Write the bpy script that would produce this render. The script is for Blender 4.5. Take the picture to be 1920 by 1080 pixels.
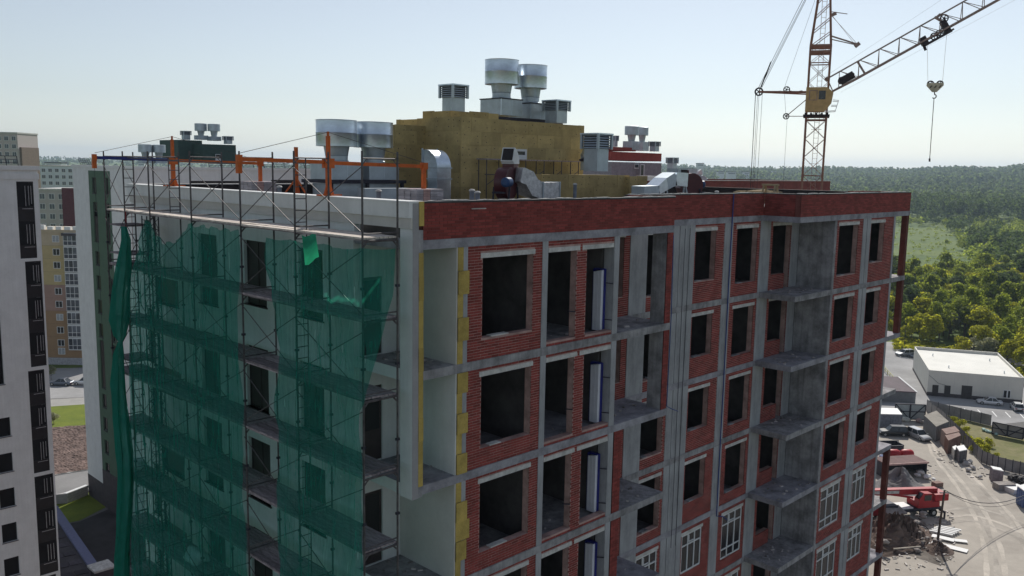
import bpy, bmesh, math, random
import numpy as np
from mathutils import Vector, Matrix
SC = bpy.context.scene
for _o in list(bpy.data.objects): bpy.data.objects.remove(_o)
COL = SC.collection
# ------------------------------------------------------------------ camera, sky, sun, exposure
CAMP = np.array([-13.34, -16.54, 0.85]); YAW, PITCH, ROLL, FPX = .7768, .1373, .0178, 1628.
_f = np.array([math.cos(PITCH)*math.cos(YAW), math.cos(PITCH)*math.sin(YAW), -math.sin(PITCH)])
_r = np.array([math.sin(YAW), -math.cos(YAW), 0.]); _u = np.cross(_r, _f)
_r, _u = math.cos(ROLL)*_r+math.sin(ROLL)*_u, -math.sin(ROLL)*_r+math.cos(ROLL)*_u
cd = bpy.data.cameras.new('camera'); cam = bpy.data.objects.new('camera', cd); COL.objects.link(cam)
cam.matrix_world = Matrix(((_r[0], _u[0], -_f[0], CAMP[0]), (_r[1], _u[1], -_f[1], CAMP[1]), (_r[2], _u[2], -_f[2], CAMP[2]), (0, 0, 0, 1)))
cd.sensor_width = 36; cd.lens = 36*FPX/1920; cd.clip_start = .1; cd.clip_end = 20000
SC.camera = cam
SUN_AZ, SUN_EL = math.radians(27.), math.radians(39.5)      # azimuth from +X towards +Y
world = bpy.data.worlds.new('World'); SC.world = world; world.use_nodes = True
wn = world.node_tree.nodes; wl = world.node_tree.links
sky = wn.new('ShaderNodeTexSky'); sky.sky_type = 'NISHITA'; sky.sun_disc = False
sky.sun_elevation = SUN_EL; sky.sun_rotation = math.pi/2-SUN_AZ
sky.altitude = 150; sky.air_density = 1.0; sky.dust_density = 0.3; sky.ozone_density = 1.6
wn['Background'].inputs[1].default_value = 0.096
hs = wn.new('ShaderNodeHueSaturation'); hs.inputs['Saturation'].default_value = .55
wl.new(sky.outputs[0], hs.inputs['Color']); wl.new(hs.outputs[0], wn['Background'].inputs[0])
HAZE_D = .00012
sd = bpy.data.lights.new('sun', 'SUN'); sd.energy = 4.2; sd.angle = math.radians(.53); sd.color = (1, .95, .87)
sun = bpy.data.objects.new('sun', sd); COL.objects.link(sun)
sun.rotation_euler = Vector((-math.cos(SUN_EL)*math.cos(SUN_AZ), -math.cos(SUN_EL)*math.sin(SUN_AZ), -math.sin(SUN_EL))).to_track_quat('-Z', 'Y').to_euler()
SC.view_settings.view_transform = 'Standard'; SC.view_settings.look = 'None'
SC.view_settings.exposure = 0.0; SC.view_settings.gamma = 1; SC.view_settings.use_curve_mapping = False
SC.cycles.max_bounces = 8; SC.cycles.transparent_max_bounces = 24; SC.cycles.volume_bounces = 0
SC.cycles.diffuse_bounces = 4; SC.cycles.glossy_bounces = 3; SC.cycles.transmission_bounces = 4
SC.cycles.sample_clamp_indirect = 4; SC.cycles.caustics_reflective = False; SC.cycles.caustics_refractive = False
G = -43.3                                                     # ground level; z = 0 is the top of the parapet
R = random.Random(7)

def ray(px, py): return _f+_r*(px-960)/FPX-_u*(py-540)/FPX
def at(px, py, ax, val):
    """the point of the plane ax = val seen at photo pixel px, py"""
    d = ray(px, py); i = 'xyz'.index(ax); return CAMP+d*(val-CAMP[i])/d[i]
def atd(px, py, dist): return CAMP+ray(px, py)*dist

# ------------------------------------------------------------------ helpers
class MB:
    """collects shapes (world or local coordinates) and links them as ONE mesh object"""
    def __init__(s): s.v = []; s.f = []; s.m = []
    def add(s, vs, fs, mi=0):
        n = len(s.v); s.v += [tuple(v) for v in vs]; s.f += [tuple(i+n for i in f) for f in fs]; s.m += [mi]*len(fs); return s
    def box(s, x0, y0, z0, x1, y1, z1, mi=0):
        return s.add([(x0, y0, z0), (x1, y0, z0), (x1, y1, z0), (x0, y1, z0), (x0, y0, z1), (x1, y0, z1), (x1, y1, z1), (x0, y1, z1)],
                     [(0, 3, 2, 1), (4, 5, 6, 7), (0, 1, 5, 4), (1, 2, 6, 5), (2, 3, 7, 6), (3, 0, 4, 7)], mi)
    def bar(s, p, q, w, h=None, up=(0, 0, 1), mi=0):
        p = Vector(p); q = Vector(q); h = h or w; d = (q-p).normalized(); u = Vector(up)
        if abs(d.dot(u)) > .98: u = Vector((1, 0, 0))
        a = d.cross(u).normalized()*w/2; b = a.cross(d).normalized()*h/2
        vs = [e+x+y for e in (p, q) for x, y in ((-a, -b), (a, -b), (a, b), (-a, b))]
        return s.add(vs, [(0, 1, 2, 3), (7, 6, 5, 4), (0, 4, 5, 1), (1, 5, 6, 2), (2, 6, 7, 3), (3, 7, 4, 0)], mi)
    def tube(s, p, q, r, n=6, r2=None, cap=True, mi=0): return s.path([p, q], [r, r if r2 is None else r2], n, cap, mi)
    def path(s, pts, r, n=6, cap=True, mi=0):
        pts = [Vector(p) for p in pts]; k = len(pts)
        rr = r if isinstance(r, (list, tuple)) else [r]*k
        vs = []; a = None
        for i, p in enumerate(pts):
            d = (pts[min(i+1, k-1)]-pts[max(i-1, 0)]).normalized()
            if a is None: a = d.orthogonal().normalized()
            else:
                a = a-d*a.dot(d); a = a.normalized() if a.length > 1e-6 else d.orthogonal().normalized()
            b = d.cross(a)
            vs += [p+(a*math.cos(2*math.pi*j/n)+b*math.sin(2*math.pi*j/n))*rr[i] for j in range(n)]
        fs = [(i*n+j, i*n+(j+1) % n, (i+1)*n+(j+1) % n, (i+1)*n+j) for i in range(k-1) for j in range(n)]
        if cap: fs += [tuple(range(n-1, -1, -1)), tuple(range((k-1)*n, k*n))]
        return s.add(vs, fs, mi)
    def lathe(s, c, prof, n=24, mi=0):
        vs = [(c[0]+r*math.cos(2*math.pi*j/n), c[1]+r*math.sin(2*math.pi*j/n), c[2]+z) for r, z in prof for j in range(n)]
        k = len(prof)
        return s.add(vs, [(i*n+j, i*n+(j+1) % n, (i+1)*n+(j+1) % n, (i+1)*n+j) for i in range(k-1) for j in range(n)], mi)
    def prism(s, poly, z0, z1, mi=0):
        n = len(poly)
        vs = [(x, y, z0) for x, y in poly]+[(x, y, z1) for x, y in poly]
        return s.add(vs, [tuple(range(n-1, -1, -1)), tuple(range(n, 2*n))]+[(i, (i+1) % n, n+(i+1) % n, n+i) for i in range(n)], mi)
    def sweep(s, secs, cap=True, mi=0):
        """joins successive rings of equal vertex count"""
        n = len(secs[0]); k = len(secs); vs = [p for r in secs for p in r]
        fs = [(i*n+j, i*n+(j+1) % n, (i+1)*n+(j+1) % n, (i+1)*n+j) for i in range(k-1) for j in range(n)]
        if cap: fs += [tuple(range(n-1, -1, -1)), tuple(range((k-1)*n, k*n))]
        return s.add(vs, fs, mi)
    def build(s, name, mat, parent=None, smooth=False, kind=None, world=True):
        me = bpy.data.meshes.new(name)
        o_ = org(parent) if (parent is not None and world) else Vector((0, 0, 0))
        vs = [(v[0]-o_[0], v[1]-o_[1], v[2]-o_[2]) for v in s.v]
        me.from_pydata(vs, [], s.f)
        for m in (mat if isinstance(mat, (list, tuple)) else [mat]): me.materials.append(m)
        if any(s.m): me.polygons.foreach_set('material_index', s.m)
        if smooth: me.polygons.foreach_set('use_smooth', [True]*len(me.polygons))
        if smooth and smooth != 'all':
            bm = bmesh.new(); bm.from_mesh(me)
            for e in bm.edges:
                if len(e.link_faces) == 2 and e.calc_face_angle(0) > .6: e.smooth = False
            bm.to_mesh(me); bm.free()
        o = bpy.data.objects.new(name, me); COL.objects.link(o)
        if parent is not None: o.parent = parent
        if kind: o['kind'] = kind
        return o
def org(o):
    v = Vector(o.location)
    while o.parent is not None: o = o.parent; v = v+Vector(o.location)
    return v
def tag(o, label, cat, group=None, kind=None):
    o['label'] = label; o['category'] = cat
    if group: o['group'] = group
    if kind: o['kind'] = kind
    return o
def thing(name, label, cat, loc=(0, 0, 0), group=None):
    o = bpy.data.objects.new(name, None); COL.objects.link(o); o.location = Vector([float(t) for t in loc]); o.empty_display_size = .3
    return tag(o, label, cat, group)
def inst(name, me, parent, loc, rot=None, scale=None):
    o = bpy.data.objects.new(name, me); COL.objects.link(o); o.parent = parent
    o.location = Vector([float(t) for t in loc])-org(parent)
    if rot is not None: o.rotation_euler = rot
    if scale is not None: o.scale = scale
    return o
def dup(o, label=None, loc=None, rz=None, parent=None):
    c = o.copy(); COL.objects.link(c)
    if parent is not None: c.parent = parent
    for ch in o.children: dup(ch, parent=c)
    if label: c['label'] = label
    if loc is not None: c.location = Vector([float(t) for t in loc])
    if rz is not None: c.rotation_euler[2] = rz
    return c
def mesh_of(mb, name, mat, smooth=False):
    o = mb.build(name, mat, smooth=smooth); me = o.data; bpy.data.objects.remove(o); return me

# ------------------------------------------------------------------ materials
MATS = {}
def mat(name, col, rough=.8, metal=0., var=.25, scale=3., col2=None, bump=.0, island=0., stretch=(1, 1, 1), spec=.3, fine=0., trans=0., streak=0.):
    if name in MATS: return MATS[name]
    m = bpy.data.materials.new(name); m.use_nodes = True; nt = m.node_tree; N = nt.nodes; L = nt.links
    b = N['Principled BSDF']; b.inputs['Roughness'].default_value = rough; b.inputs['Metallic'].default_value = metal
    b.inputs['Specular IOR Level'].default_value = spec
    tc = N.new('ShaderNodeTexCoord'); mp = N.new('ShaderNodeMapping'); mp.inputs['Scale'].default_value = stretch
    L.new(tc.outputs['Object'], mp.inputs[0])
    def noise(sc, det=6):
        n = N.new('ShaderNodeTexNoise'); n.inputs['Scale'].default_value = sc; n.inputs['Detail'].default_value = det; n.inputs['Roughness'].default_value = .65
        L.new(mp.outputs[0], n.inputs['Vector']); return n.outputs[0]
    def mth(op, a, b_):
        n = N.new('ShaderNodeMath'); n.operation = op
        for i, t in enumerate((a, b_)):
            if isinstance(t, (int, float)): n.inputs[i].default_value = t
            else: L.new(t, n.inputs[i])
        return n.outputs[0]
    c2 = col2 or tuple(c*(1-var) for c in col); c1 = col if col2 else tuple(min(c*(1+var), .95) for c in col)
    ns = noise(scale)
    mr = N.new('ShaderNodeMapRange'); mr.inputs[1].default_value = .33; mr.inputs[2].default_value = .67; L.new(ns, mr.inputs[0])
    mx = N.new('ShaderNodeMix'); mx.data_type = 'RGBA'; L.new(mr.outputs[0], mx.inputs[0])
    mx.inputs[6].default_value = (*c1, 1); mx.inputs[7].default_value = (*c2, 1); out = mx.outputs[2]
    k = None
    if fine: k = mth('ADD', mth('MULTIPLY', noise(scale*9, 3), 2*fine), 1-fine)
    if streak:
        m2 = N.new('ShaderNodeMapping'); m2.inputs['Scale'].default_value = (5, 5, .28); L.new(tc.outputs['Object'], m2.inputs[0])
        n2 = N.new('ShaderNodeTexNoise'); n2.inputs['Scale'].default_value = 1.3; n2.inputs['Detail'].default_value = 5; L.new(m2.outputs[0], n2.inputs['Vector'])
        t = mth('MINIMUM', mth('ADD', mth('MULTIPLY', mth('ADD', n2.outputs[0], -.42), 4*streak), 1-streak*.3), 1.06); k = t if k is None else mth('MULTIPLY', k, t)
    if island:
        g = N.new('ShaderNodeNewGeometry'); oi = N.new('ShaderNodeObjectInfo')
        rr = mth('FRACT', mth('ADD', g.outputs['Random Per Island'], oi.outputs['Random']), 0)
        t = mth('ADD', mth('MULTIPLY', rr, 2*island), 1-island); k = t if k is None else mth('MULTIPLY', k, t)
    if k is not None:
        vm = N.new('ShaderNodeVectorMath'); vm.operation = 'SCALE'; L.new(out, vm.inputs[0]); L.new(k, vm.inputs[3]); out = vm.outputs[0]
    L.new(out, b.inputs['Base Color'])
    if bump:
        bp = N.new('ShaderNodeBump'); bp.inputs['Strength'].default_value = bump; bp.inputs['Distance'].default_value = .03
        L.new(noise(scale*6, 5), bp.inputs['Height']); L.new(bp.outputs[0], b.inputs['Normal'])
    if trans:
        tl = N.new('ShaderNodeBsdfTranslucent'); v2 = N.new('ShaderNodeVectorMath'); v2.operation = 'MULTIPLY'; L.new(out, v2.inputs[0]); v2.inputs[1].default_value = (1.75, 1.6, 1.2); L.new(v2.outputs[0], tl.inputs[0]); ms = N.new('ShaderNodeMixShader'); ms.inputs[0].default_value = trans
        L.new(b.outputs[0], ms.inputs[1]); L.new(tl.outputs[0], ms.inputs[2]); L.new(ms.outputs[0], N['Material Output'].inputs[0])
    MATS[name] = m; return m
def glassy(name, col, rough=.08):
    m = mat(name, col, rough=rough, var=.3, scale=.7, spec=.6); return m
M_CONC = mat('cast_concrete', (.33, .335, .35), .9, var=.3, scale=1.1, bump=.3, stretch=(1, 1, .5), fine=.12, streak=.25)
M_CONCD = mat('raw_concrete_stained', (.285, .28, .29), .9, var=.4, scale=1.6, bump=.4, fine=.15, streak=.3)
M_SLAB = mat('slab_top_concrete', (.30, .295, .325), .9, var=.4, scale=1.4, bump=.3, fine=.25)
M_INT = mat('interior_block_shade', (.105, .098, .097), .95, var=.35, scale=1.)  # block colour lowered so that it carries the dimness of the rooms
M_BRICK = mat('red_brick', (.25, .050, .043), .85, var=.2, scale=1.5, island=.26, bump=.2, fine=.15)
M_BRICK2 = mat('red_brick_far', (.20, .05, .042), .85, var=.25, scale=.9, fine=.2)
M_MORT = mat('brick_mortar', (.44, .29, .26), .95, var=.35, scale=2.)
M_MORTR = mat('red_mortar', (.18, .062, .053), .95, var=.3, scale=2.)
M_LINT = mat('lintel_concrete', (.55, .54, .52), .85, var=.25, scale=3., bump=.2, fine=.12)
M_PLAS = mat('white_plaster', (.70, .71, .71), .85, var=.07, scale=.9, bump=.12, fine=.05, streak=.05)
M_PLASG = mat('grey_base_coat', (.34, .33, .34), .9, var=.12, scale=1.5, fine=.08)
M_PLASB = mat('beige_plaster', (.58, .56, .53), .85, var=.07, scale=1.2, fine=.05)
M_INS = mat('mineral_wool', (.47, .345, .10), .95, var=.22, scale=2.2, bump=.5, island=.15, fine=.2)
M_INSB = mat('mineral_wool_clad', (.46, .35, .16), .95, var=.2, scale=1.1, bump=.5, island=.13, fine=.15)
M_DOT = mat('fixing_disc', (.05, .045, .04), .7)
M_ROOF = mat('roof_membrane', (.05, .05, .055), .75, var=.4, scale=.8, fine=.2)
M_BLACK = mat('black_membrane', (.025, .02, .022), .7, var=.3)
M_GALV = mat('galvanised_sheet', (.60, .67, .74), .33, metal=.95, var=.14, scale=2.2, bump=.06, fine=.06, stretch=(1, 1, 2))
M_GALVM = mat('galvanised_dull', (.46, .52, .57), .45, metal=.6, var=.12, scale=2., fine=.05)
M_FOIL = mat('foil_duct', (.66, .66, .66), .45, metal=.6, var=.25, scale=6, bump=1., fine=.2)
M_LOUV = mat('louvre_slat', (.16, .17, .18), .5, metal=.4)
M_STEEL = mat('dark_steel', (.035, .034, .05), .6, metal=.2, var=.4, scale=6)
M_TUBE = mat('scaffold_tube', (.05, .042, .05), .55, metal=.4, var=.6, scale=5, col2=(.15, .14, .14))
M_ORAN = mat('orange_paint', (.55, .115, .02), .55, var=.2, scale=5)
M_BLUE = mat('blue_paint', (.02, .03, .17), .5, var=.2, scale=5)
M_BLUEH = mat('blue_hose', (.02, .05, .22), .45)
M_WOOD = mat('deck_boards_sunlit', (.62, .55, .49), .9, var=.4, scale=2.5, stretch=(6, 1, 1), island=.2, fine=.2)  # pale copy for the top deck, its sunlight put into the colour
M_WOODD = mat('weathered_deck', (.27, .23, .24), .92, var=.5, scale=2.5, stretch=(5, 1.2, 1), island=.3, fine=.3)
M_MAROON = mat('maroon_enamel', (.08, .01, .015), .4, spec=.5)
M_WIN = glassy('window_dark', (.015, .014, .017), .2)
M_LOG = mat('loggia_glass', (.012, .011, .013), .55, var=.3, scale=.7, spec=.12)
M_WINB = mat('brown_window_film', (.055, .043, .043), .5, var=.35, scale=1.4)
M_PVC = mat('white_frame', (.72, .73, .74), .5, var=.04)
M_WHITE = mat('white_sheet', (.78, .78, .77), .6, var=.06)
M_GREENB = mat('green_render', (.085, .145, .10), .85, var=.08, scale=1., fine=.05)
M_DGREEN = mat('dark_green_sheet', (.045, .085, .075), .7, var=.1)
M_PLINTH = mat('dark_plinth', (.075, .065, .07), .85, var=.2, scale=1.3)
M_BAG = mat('white_sack', (.7, .7, .72), .7, var=.1)
# ------------------------------------------------------------------ the building under construction
def zt(n): return -.955 if n == 0 else -.955-3.31-3*(n-1)      # top of slab n
TH = .235
def ceil(n): return zt(n-1)-TH
BLD = thing('apartment_block', 'unfinished red brick and concrete apartment block with open window holes and a scaffolded white side', 'building', (0, 0, G))
def panel(mb, ax, plane, d, u0, u1, z0, z1, holes=(), mi=0):
    """wall of thickness d behind a plane, cut by (u0,u1,z0,z1) holes"""
    cuts = sorted({u0, u1, *[c for h in holes for c in h[:2] if u0 < c < u1]})
    for a, b in zip(cuts, cuts[1:]):
        hs = sorted((h[2], h[3]) for h in holes if h[0] <= a+1e-6 and h[1] >= b-1e-6)
        z = z0
        for p, q in hs+[(z1, z1)]:
            if p > z+1e-4:
                if ax == 'y': mb.box(a, min(plane, plane+d), z, b, max(plane, plane+d), p, mi)
                else: mb.box(min(plane, plane+d), a, z, max(plane, plane+d), b, p, mi)
            z = max(z, q)
BW, BH, BJ = .25, .060, .015
_bm = MB().add([(-.5*BW, 0, -.5*BH), (.5*BW, 0, -.5*BH), (.5*BW, 0, .5*BH), (-.5*BW, 0, .5*BH), (-.5*BW, .03, -.5*BH), (.5*BW, .03, -.5*BH), (.5*BW, .03, .5*BH), (-.5*BW, .03, .5*BH)],
               [(0, 1, 2, 3), (4, 0, 3, 7), (1, 5, 6, 2), (3, 2, 6, 7), (4, 5, 1, 0)])
BRICK_ME = mesh_of(_bm, 'brick', M_BRICK)
def courses(u0, u1, z0, z1, holes, rnd):
    """running-bond bricks (u, z, length) of a panel"""
    n = max(1, int(round((z1-z0)/(BH+BJ)))); h = (z1-z0)/n
    for k in range(n):
        zc = z0+(k+.5)*h
        seg = [(u0, u1)]
        for a, b, p, q in holes:
            if p-h*.3 < zc < q+h*.3:
                seg = [s for (s0, s1) in seg for s in ((s0, min(s1, a)), (max(s0, b), s1)) if s[1]-s[0] > .04]
        for s0, s1 in seg:
            u = u0+(0 if k % 2 else -.5*(BW+BJ))
            while u < s1:
                a, b = max(u, s0), min(u+BW, s1)
                if b-a > .035: yield (a+b)/2, zc, b-a
                u += BW+BJ
BRV = []; BRF = []
def bricks_stuff(ax, plane, items, sgn=1):
    for u, z, l in items:
        j = R.uniform(-.003, .003); n = len(BRV); p0 = plane+j; p1 = plane+.03
        for p in (p0, p1):
            for a, c in ((-l/2, -BH/2), (l/2, -BH/2), (l/2, BH/2), (-l/2, BH/2)):
                BRV.append((u+a, p, z+c) if ax == 'y' else (p, u+a*-1, z+c))
        BRF.extend([(n, n+1, n+2, n+3), (n+4, n, n+3, n+7), (n+1, n+5, n+6, n+2), (n+3, n+2, n+6, n+7), (n+4, n+5, n+1, n)])
n_single = 0
def brick_panel(ax, plane, u0, u1, z0, z1, holes=(), single=False, name='brick_wall', geo=True):
    global n_single
    w = MB(); panel(w, ax, plane+.007, .24, u0, u1, z0, z1, holes)
    o = w.build(name, (M_MORT if name == 'brick_wall' else M_MORTR) if geo else M_BRICK2, BLD)
    if not geo: return o
    it = list(courses(u0, u1, z0, z1, holes, R))
    if single:
        R.shuffle(it) if 0 else None
        k = min(len(it), 300-n_single); n_single += k
        for u, z, l in it[:k]:
            inst('brick', BRICK_ME, o, (u, plane+R.uniform(-.004, .003), z), scale=(l/BW, 1, 1))
        it = it[k:]
    bricks_stuff(ax, plane, it)
    return o
ROOFPOLY = [(.003, .003), (11.2, .003), (11.2, 1.827), (20.55, 1.827), (20.55, .177), (32.5, .177), (32.5, 2.6), (30.77, 2.6), (30.77, 17.2), (.2, 17.2), (.2, 2.4), (.003, 2.4)]
for n in range(0, 15):
    MB().prism(ROOFPOLY, zt(n)-TH, zt(n)).build('floor_slab', M_CONCD if n % 2 else M_SLAB, BLD)
# columns: (x0, x1, y front, depth)
COLS = [(1.70, 1.85, .012, .4), (4.72, 4.95, .012, .4), (8.01, 8.26, .012, .4), (11.27, 12.29, 1.84, .3), (13.91, 14.30, 1.842, .3), (14.33, 14.97, 1.838, .3), (15.0, 15.35, 1.842, .3),
        (17.51, 18.14, 1.84, .3), (20.39, 21.27, 1.84, .3), (23.19, 23.90, 1.842, .3), (26.93, 27.34, .19, .4), (27.38, 27.78, .186, .4), (30.55, 30.765, .19, .4)]
cache = {}
for n in range(1, 15):
    z0, z1 = zt(n)+.001, ceil(n)-.001; h = z1-z0
    for x0, x1, y, d in COLS:
        key = (round(x1-x0, 3), d, round(h, 2))
        if key not in cache: cache[key] = mesh_of(MB().box(-(x1-x0)/2, 0, 0, (x1-x0)/2, d, h), 'column', M_CONC)
        inst('column', cache[key], BLD, ((x0+x1)/2, y, z0))
    MB().box(23.91, .186, z0, 24.135, 1.83, z1).build('loggia_side_wall', M_CONCD, BLD)
    if n in (1, 2, 5, 6, 7): MB().box(32.2, .19, z0, 32.48, .46, z1).build('balcony_post', mat('post_brick', (.12, .045, .036), .9, var=.3), BLD)
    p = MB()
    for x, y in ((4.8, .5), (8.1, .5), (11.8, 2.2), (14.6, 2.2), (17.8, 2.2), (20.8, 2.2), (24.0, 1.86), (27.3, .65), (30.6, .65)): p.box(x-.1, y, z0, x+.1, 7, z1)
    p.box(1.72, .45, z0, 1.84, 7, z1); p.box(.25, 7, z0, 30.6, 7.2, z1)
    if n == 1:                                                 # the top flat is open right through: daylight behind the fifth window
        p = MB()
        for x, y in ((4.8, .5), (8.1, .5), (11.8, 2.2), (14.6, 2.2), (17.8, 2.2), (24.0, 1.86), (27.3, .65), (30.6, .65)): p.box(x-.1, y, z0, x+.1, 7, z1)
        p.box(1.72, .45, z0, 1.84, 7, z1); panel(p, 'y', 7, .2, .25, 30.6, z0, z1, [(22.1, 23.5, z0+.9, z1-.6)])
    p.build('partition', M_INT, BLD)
# brick bays: (plane axis y, x0, x1, hole x0, x1, sill above floor on top storey / others, lintel drop top/others, glazing pattern, first, last floor with laid bricks)
BAYS = [(0.03, 1.85, 4.72, 2.40, 4.36, .58, .52, .20, .10, None, 5), (1.855, 8.27, 11.26, 9.3, 10.93, .70, .62, .14, .14, None, 5), (1.855, 12.30, 13.90, 12.32, 13.72, .56, .42, .13, .15, 'T', 6),
        (1.855, 15.36, 17.50, 15.43, 16.90, .86, .82, .13, .15, 'T', 7), (1.855, 18.15, 20.38, 18.50, 20.16, .52, .44, .13, .15, 'TB', 7),
        (.20, 24.14, 26.92, 24.40, 26.42, .56, .54, .12, .12, 'TB', 8), (.20, 27.79, 30.54, 27.86, 29.44, .94, .90, .12, .12, 'T', 8)]
def make_window(name, ax, plane, u0, u1, z0, z1, style, parent, pane_m=None):
    """white frame in a wall hole with three lights; panes are sub-parts"""
    f = MB(); w = .055; dpt = .07
    def b(a0, a1, c0, c1):
        if ax == 'y': f.box(a0, plane, c0, a1, plane+dpt, c1)
        else: f.box(plane, a0, c0, plane+dpt, a1, c1)
    zs = [z0]+([z0+.42] if 'B' in style else [])+([z1-.48] if 'T' in style else [])+[z1]
    us = [u0+(u1-u0)*i/3 for i in range(4)]
    b(u0, u0+w, z0, z1); b(u1-w, u1, z0, z1); b(u0+w, u1-w, z0, z0+w); b(u0+w, u1-w, z1-w, z1)
    for u in us[1:-1]: b(u-w*.5, u+w*.5, z0+w, z1-w)
    for z in zs[1:-1]:
        for i in range(3): b(us[i]+w*(1 if i == 0 else .5), us[i+1]-w*(1 if i == 2 else .5), z-w*.45, z+w*.45)
    b(us[1]+.07, us[2]-.07, zs[-2]+.07, zs[-2]+.11); b(us[1]+.07, us[1]+.10, zs[-2]+.11, z1-.1)     # opened top sash
    o = f.build(name, M_PVC, parent)
    for i in range(3):
        for c0, c1 in zip(zs, zs[1:]):
            g = MB(); a0, a1 = us[i]+.035, us[i+1]-.035
            if ax == 'y': g.box(a0, plane+.03, c0+.03, a1, plane+.04, c1-.03)
            else: g.box(plane+.03, a0, c0+.03, plane+.04, a1, c1-.03)
            g.build('pane', pane_m or M_WIN, o)
    return o
for n in range(1, 15):
    z0, z1 = zt(n)+.001, ceil(n)-.001
    for bi, (y, x0, x1, h0, h1, s1, s2, l1, l2, win, last) in enumerate(BAYS):
        s = z0+(s1 if n == 1 else s2); lt = z1-(l1 if n == 1 else l2); lb = lt-.13
        geo = n <= last
        holes = [(h0, h1, s, lb), (h0-.08, h1+.06, lb, lt)]
        brick_panel('y', y, x0, x1, z0, z1, holes, single=(bi == 0 and n <= 2), geo=geo)
        MB().box(h0-.08, y-.012, lb, h1+.06, y+.2, lt).build('lintel', M_LINT, BLD)
        if n <= 8 and (bi > 0 or n < 4):
            k = MB(); a = R.uniform(.1, .3); L_ = h1-h0
            k.box(h0+L_*a, y+.01, s, h0+L_*(a+R.uniform(.2, .35)), y+.2, s+R.uniform(.02, .05)); k.build('sill_mortar', M_LINT if bi == 0 else M_CONCD, BLD)
        if win and n >= 5: make_window('window', 'y', y+.02, h0+.01, h1-.01, s+.02, lb-.01, win, BLD)
    # twin door bay beside the first window, with a brick pier between
    y = .03; l = .20 if n == 1 else .10; lt = z1-l; lb = lt-.13
    brick_panel('y', y, 4.95, 8.01, z0, z1, [(4.95, 6.24, z0+.13, lb), (6.70, 8.01, z0+.13, lb), (4.97, 6.36, lb, lt), (6.48, 7.99, lb, lt)], geo=n <= 5)
    MB().box(4.97, y-.012, lb, 6.36, y+.2, lt).build('lintel', M_LINT, BLD); MB().box(6.48, y-.012, lb, 7.99, y+.2, lt).build('lintel', M_LINT, BLD)
    # loggia back wall
    brick_panel('y', 1.855, 21.27, 23.19, z0, z1, [(21.5, 22.72, z0+.66, z1-.25), (22.72, 23.14, z0, z1-.25), (21.45, 23.19, z1-.25, z1-.11)], geo=n <= 7)
    MB().box(21.45, 1.84, z1-.25, 23.188, 2.05, z1-.11).build('lintel', M_LINT, BLD)
    # balcony screen: right end on the top two floors, left end below
    if n <= 2:
        MB().box(10.87, .06, z0, 11.19, .62, z1).build('balcony_screen', M_CONCD, BLD)
        brick_panel('y', .025, 10.88, 11.19, z0, z1, geo=True, name='screen_brickwork')
    elif n <= 8:
        MB().box(8.32, .06, z0, 8.72, .62, z1).build('balcony_screen', M_CONCD, BLD)
        brick_panel('y', .025, 8.33, 8.72, z0, z1, geo=n < 6, name='screen_brickwork')
# parapets
def parapet(ax, plane, u0, u1, geo=True):
    brick_panel(ax, plane, u0, u1, -.953, -.045, geo=geo, name='parapet_wall')
    c = MB()
    if ax == 'y': c.box(u0, plane-.012, -.043, u1, plane+.30, -.002)
    else: c.box(plane-.012, u0, -.043, plane+.30, u1, -.002)
    c.build('parapet_cap', M_ROOF, BLD)
parapet('y', .012, .345, 11.2); parapet('y', 1.84, 11.205, 20.56); parapet('x', 20.57, .45, 1.835); parapet('y', .19, 20.585, 32.5)
MB().box(11.0, .3, -.953, 11.18, 1.838, -.01).box(32.2, .5, -.953, 32.49, 2.6, -.01).box(30.5, 2.3, -.953, 32.19, 2.6, -.012).build('parapet_return', M_BRICK2, BLD)
MB().box(.36, 16.9, -.953, 30.77, 17.2, -.03).box(30.47, 2.61, -.953, 30.76, 16.89, -.03).build('parapet_inner', M_BLACK, BLD)
MB().box(.36, 16.86, -.029, 30.8, 17.24, .012).build('parapet_cap', M_LINT, BLD)
MB().prism([(.37, .26), (10.98, .26), (10.98, 2.1), (20.9, 2.1), (20.9, .44), (32.18, .44), (32.18, 2.28), (30.45, 2.28), (30.45, 16.88), (.37, 16.88)], -.95, -.60).build('roof', M_ROOF, BLD)
me = bpy.data.meshes.new('brick_facing'); me.from_pydata([(x, y, z-G) for x, y, z in BRV], [], BRF); me.materials.append(M_BRICK)
o = bpy.data.objects.new('brick_facing', me); COL.objects.link(o); o.parent = BLD; o['kind'] = 'stuff'
# outer shell behind, east, and the storeys' far side
w = MB(); w.box(.2, 17.201, G, 30.77, 17.35, -.96); w.box(30.772, .6, G, 30.9, 17.2, -1.2); panel(w, 'y', 7.21, .01, .3, 30, G, -2, [(0, 31, ceil(1)-3, ceil(1))]); w.build('rear_wall', M_BRICK2, BLD)
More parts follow.
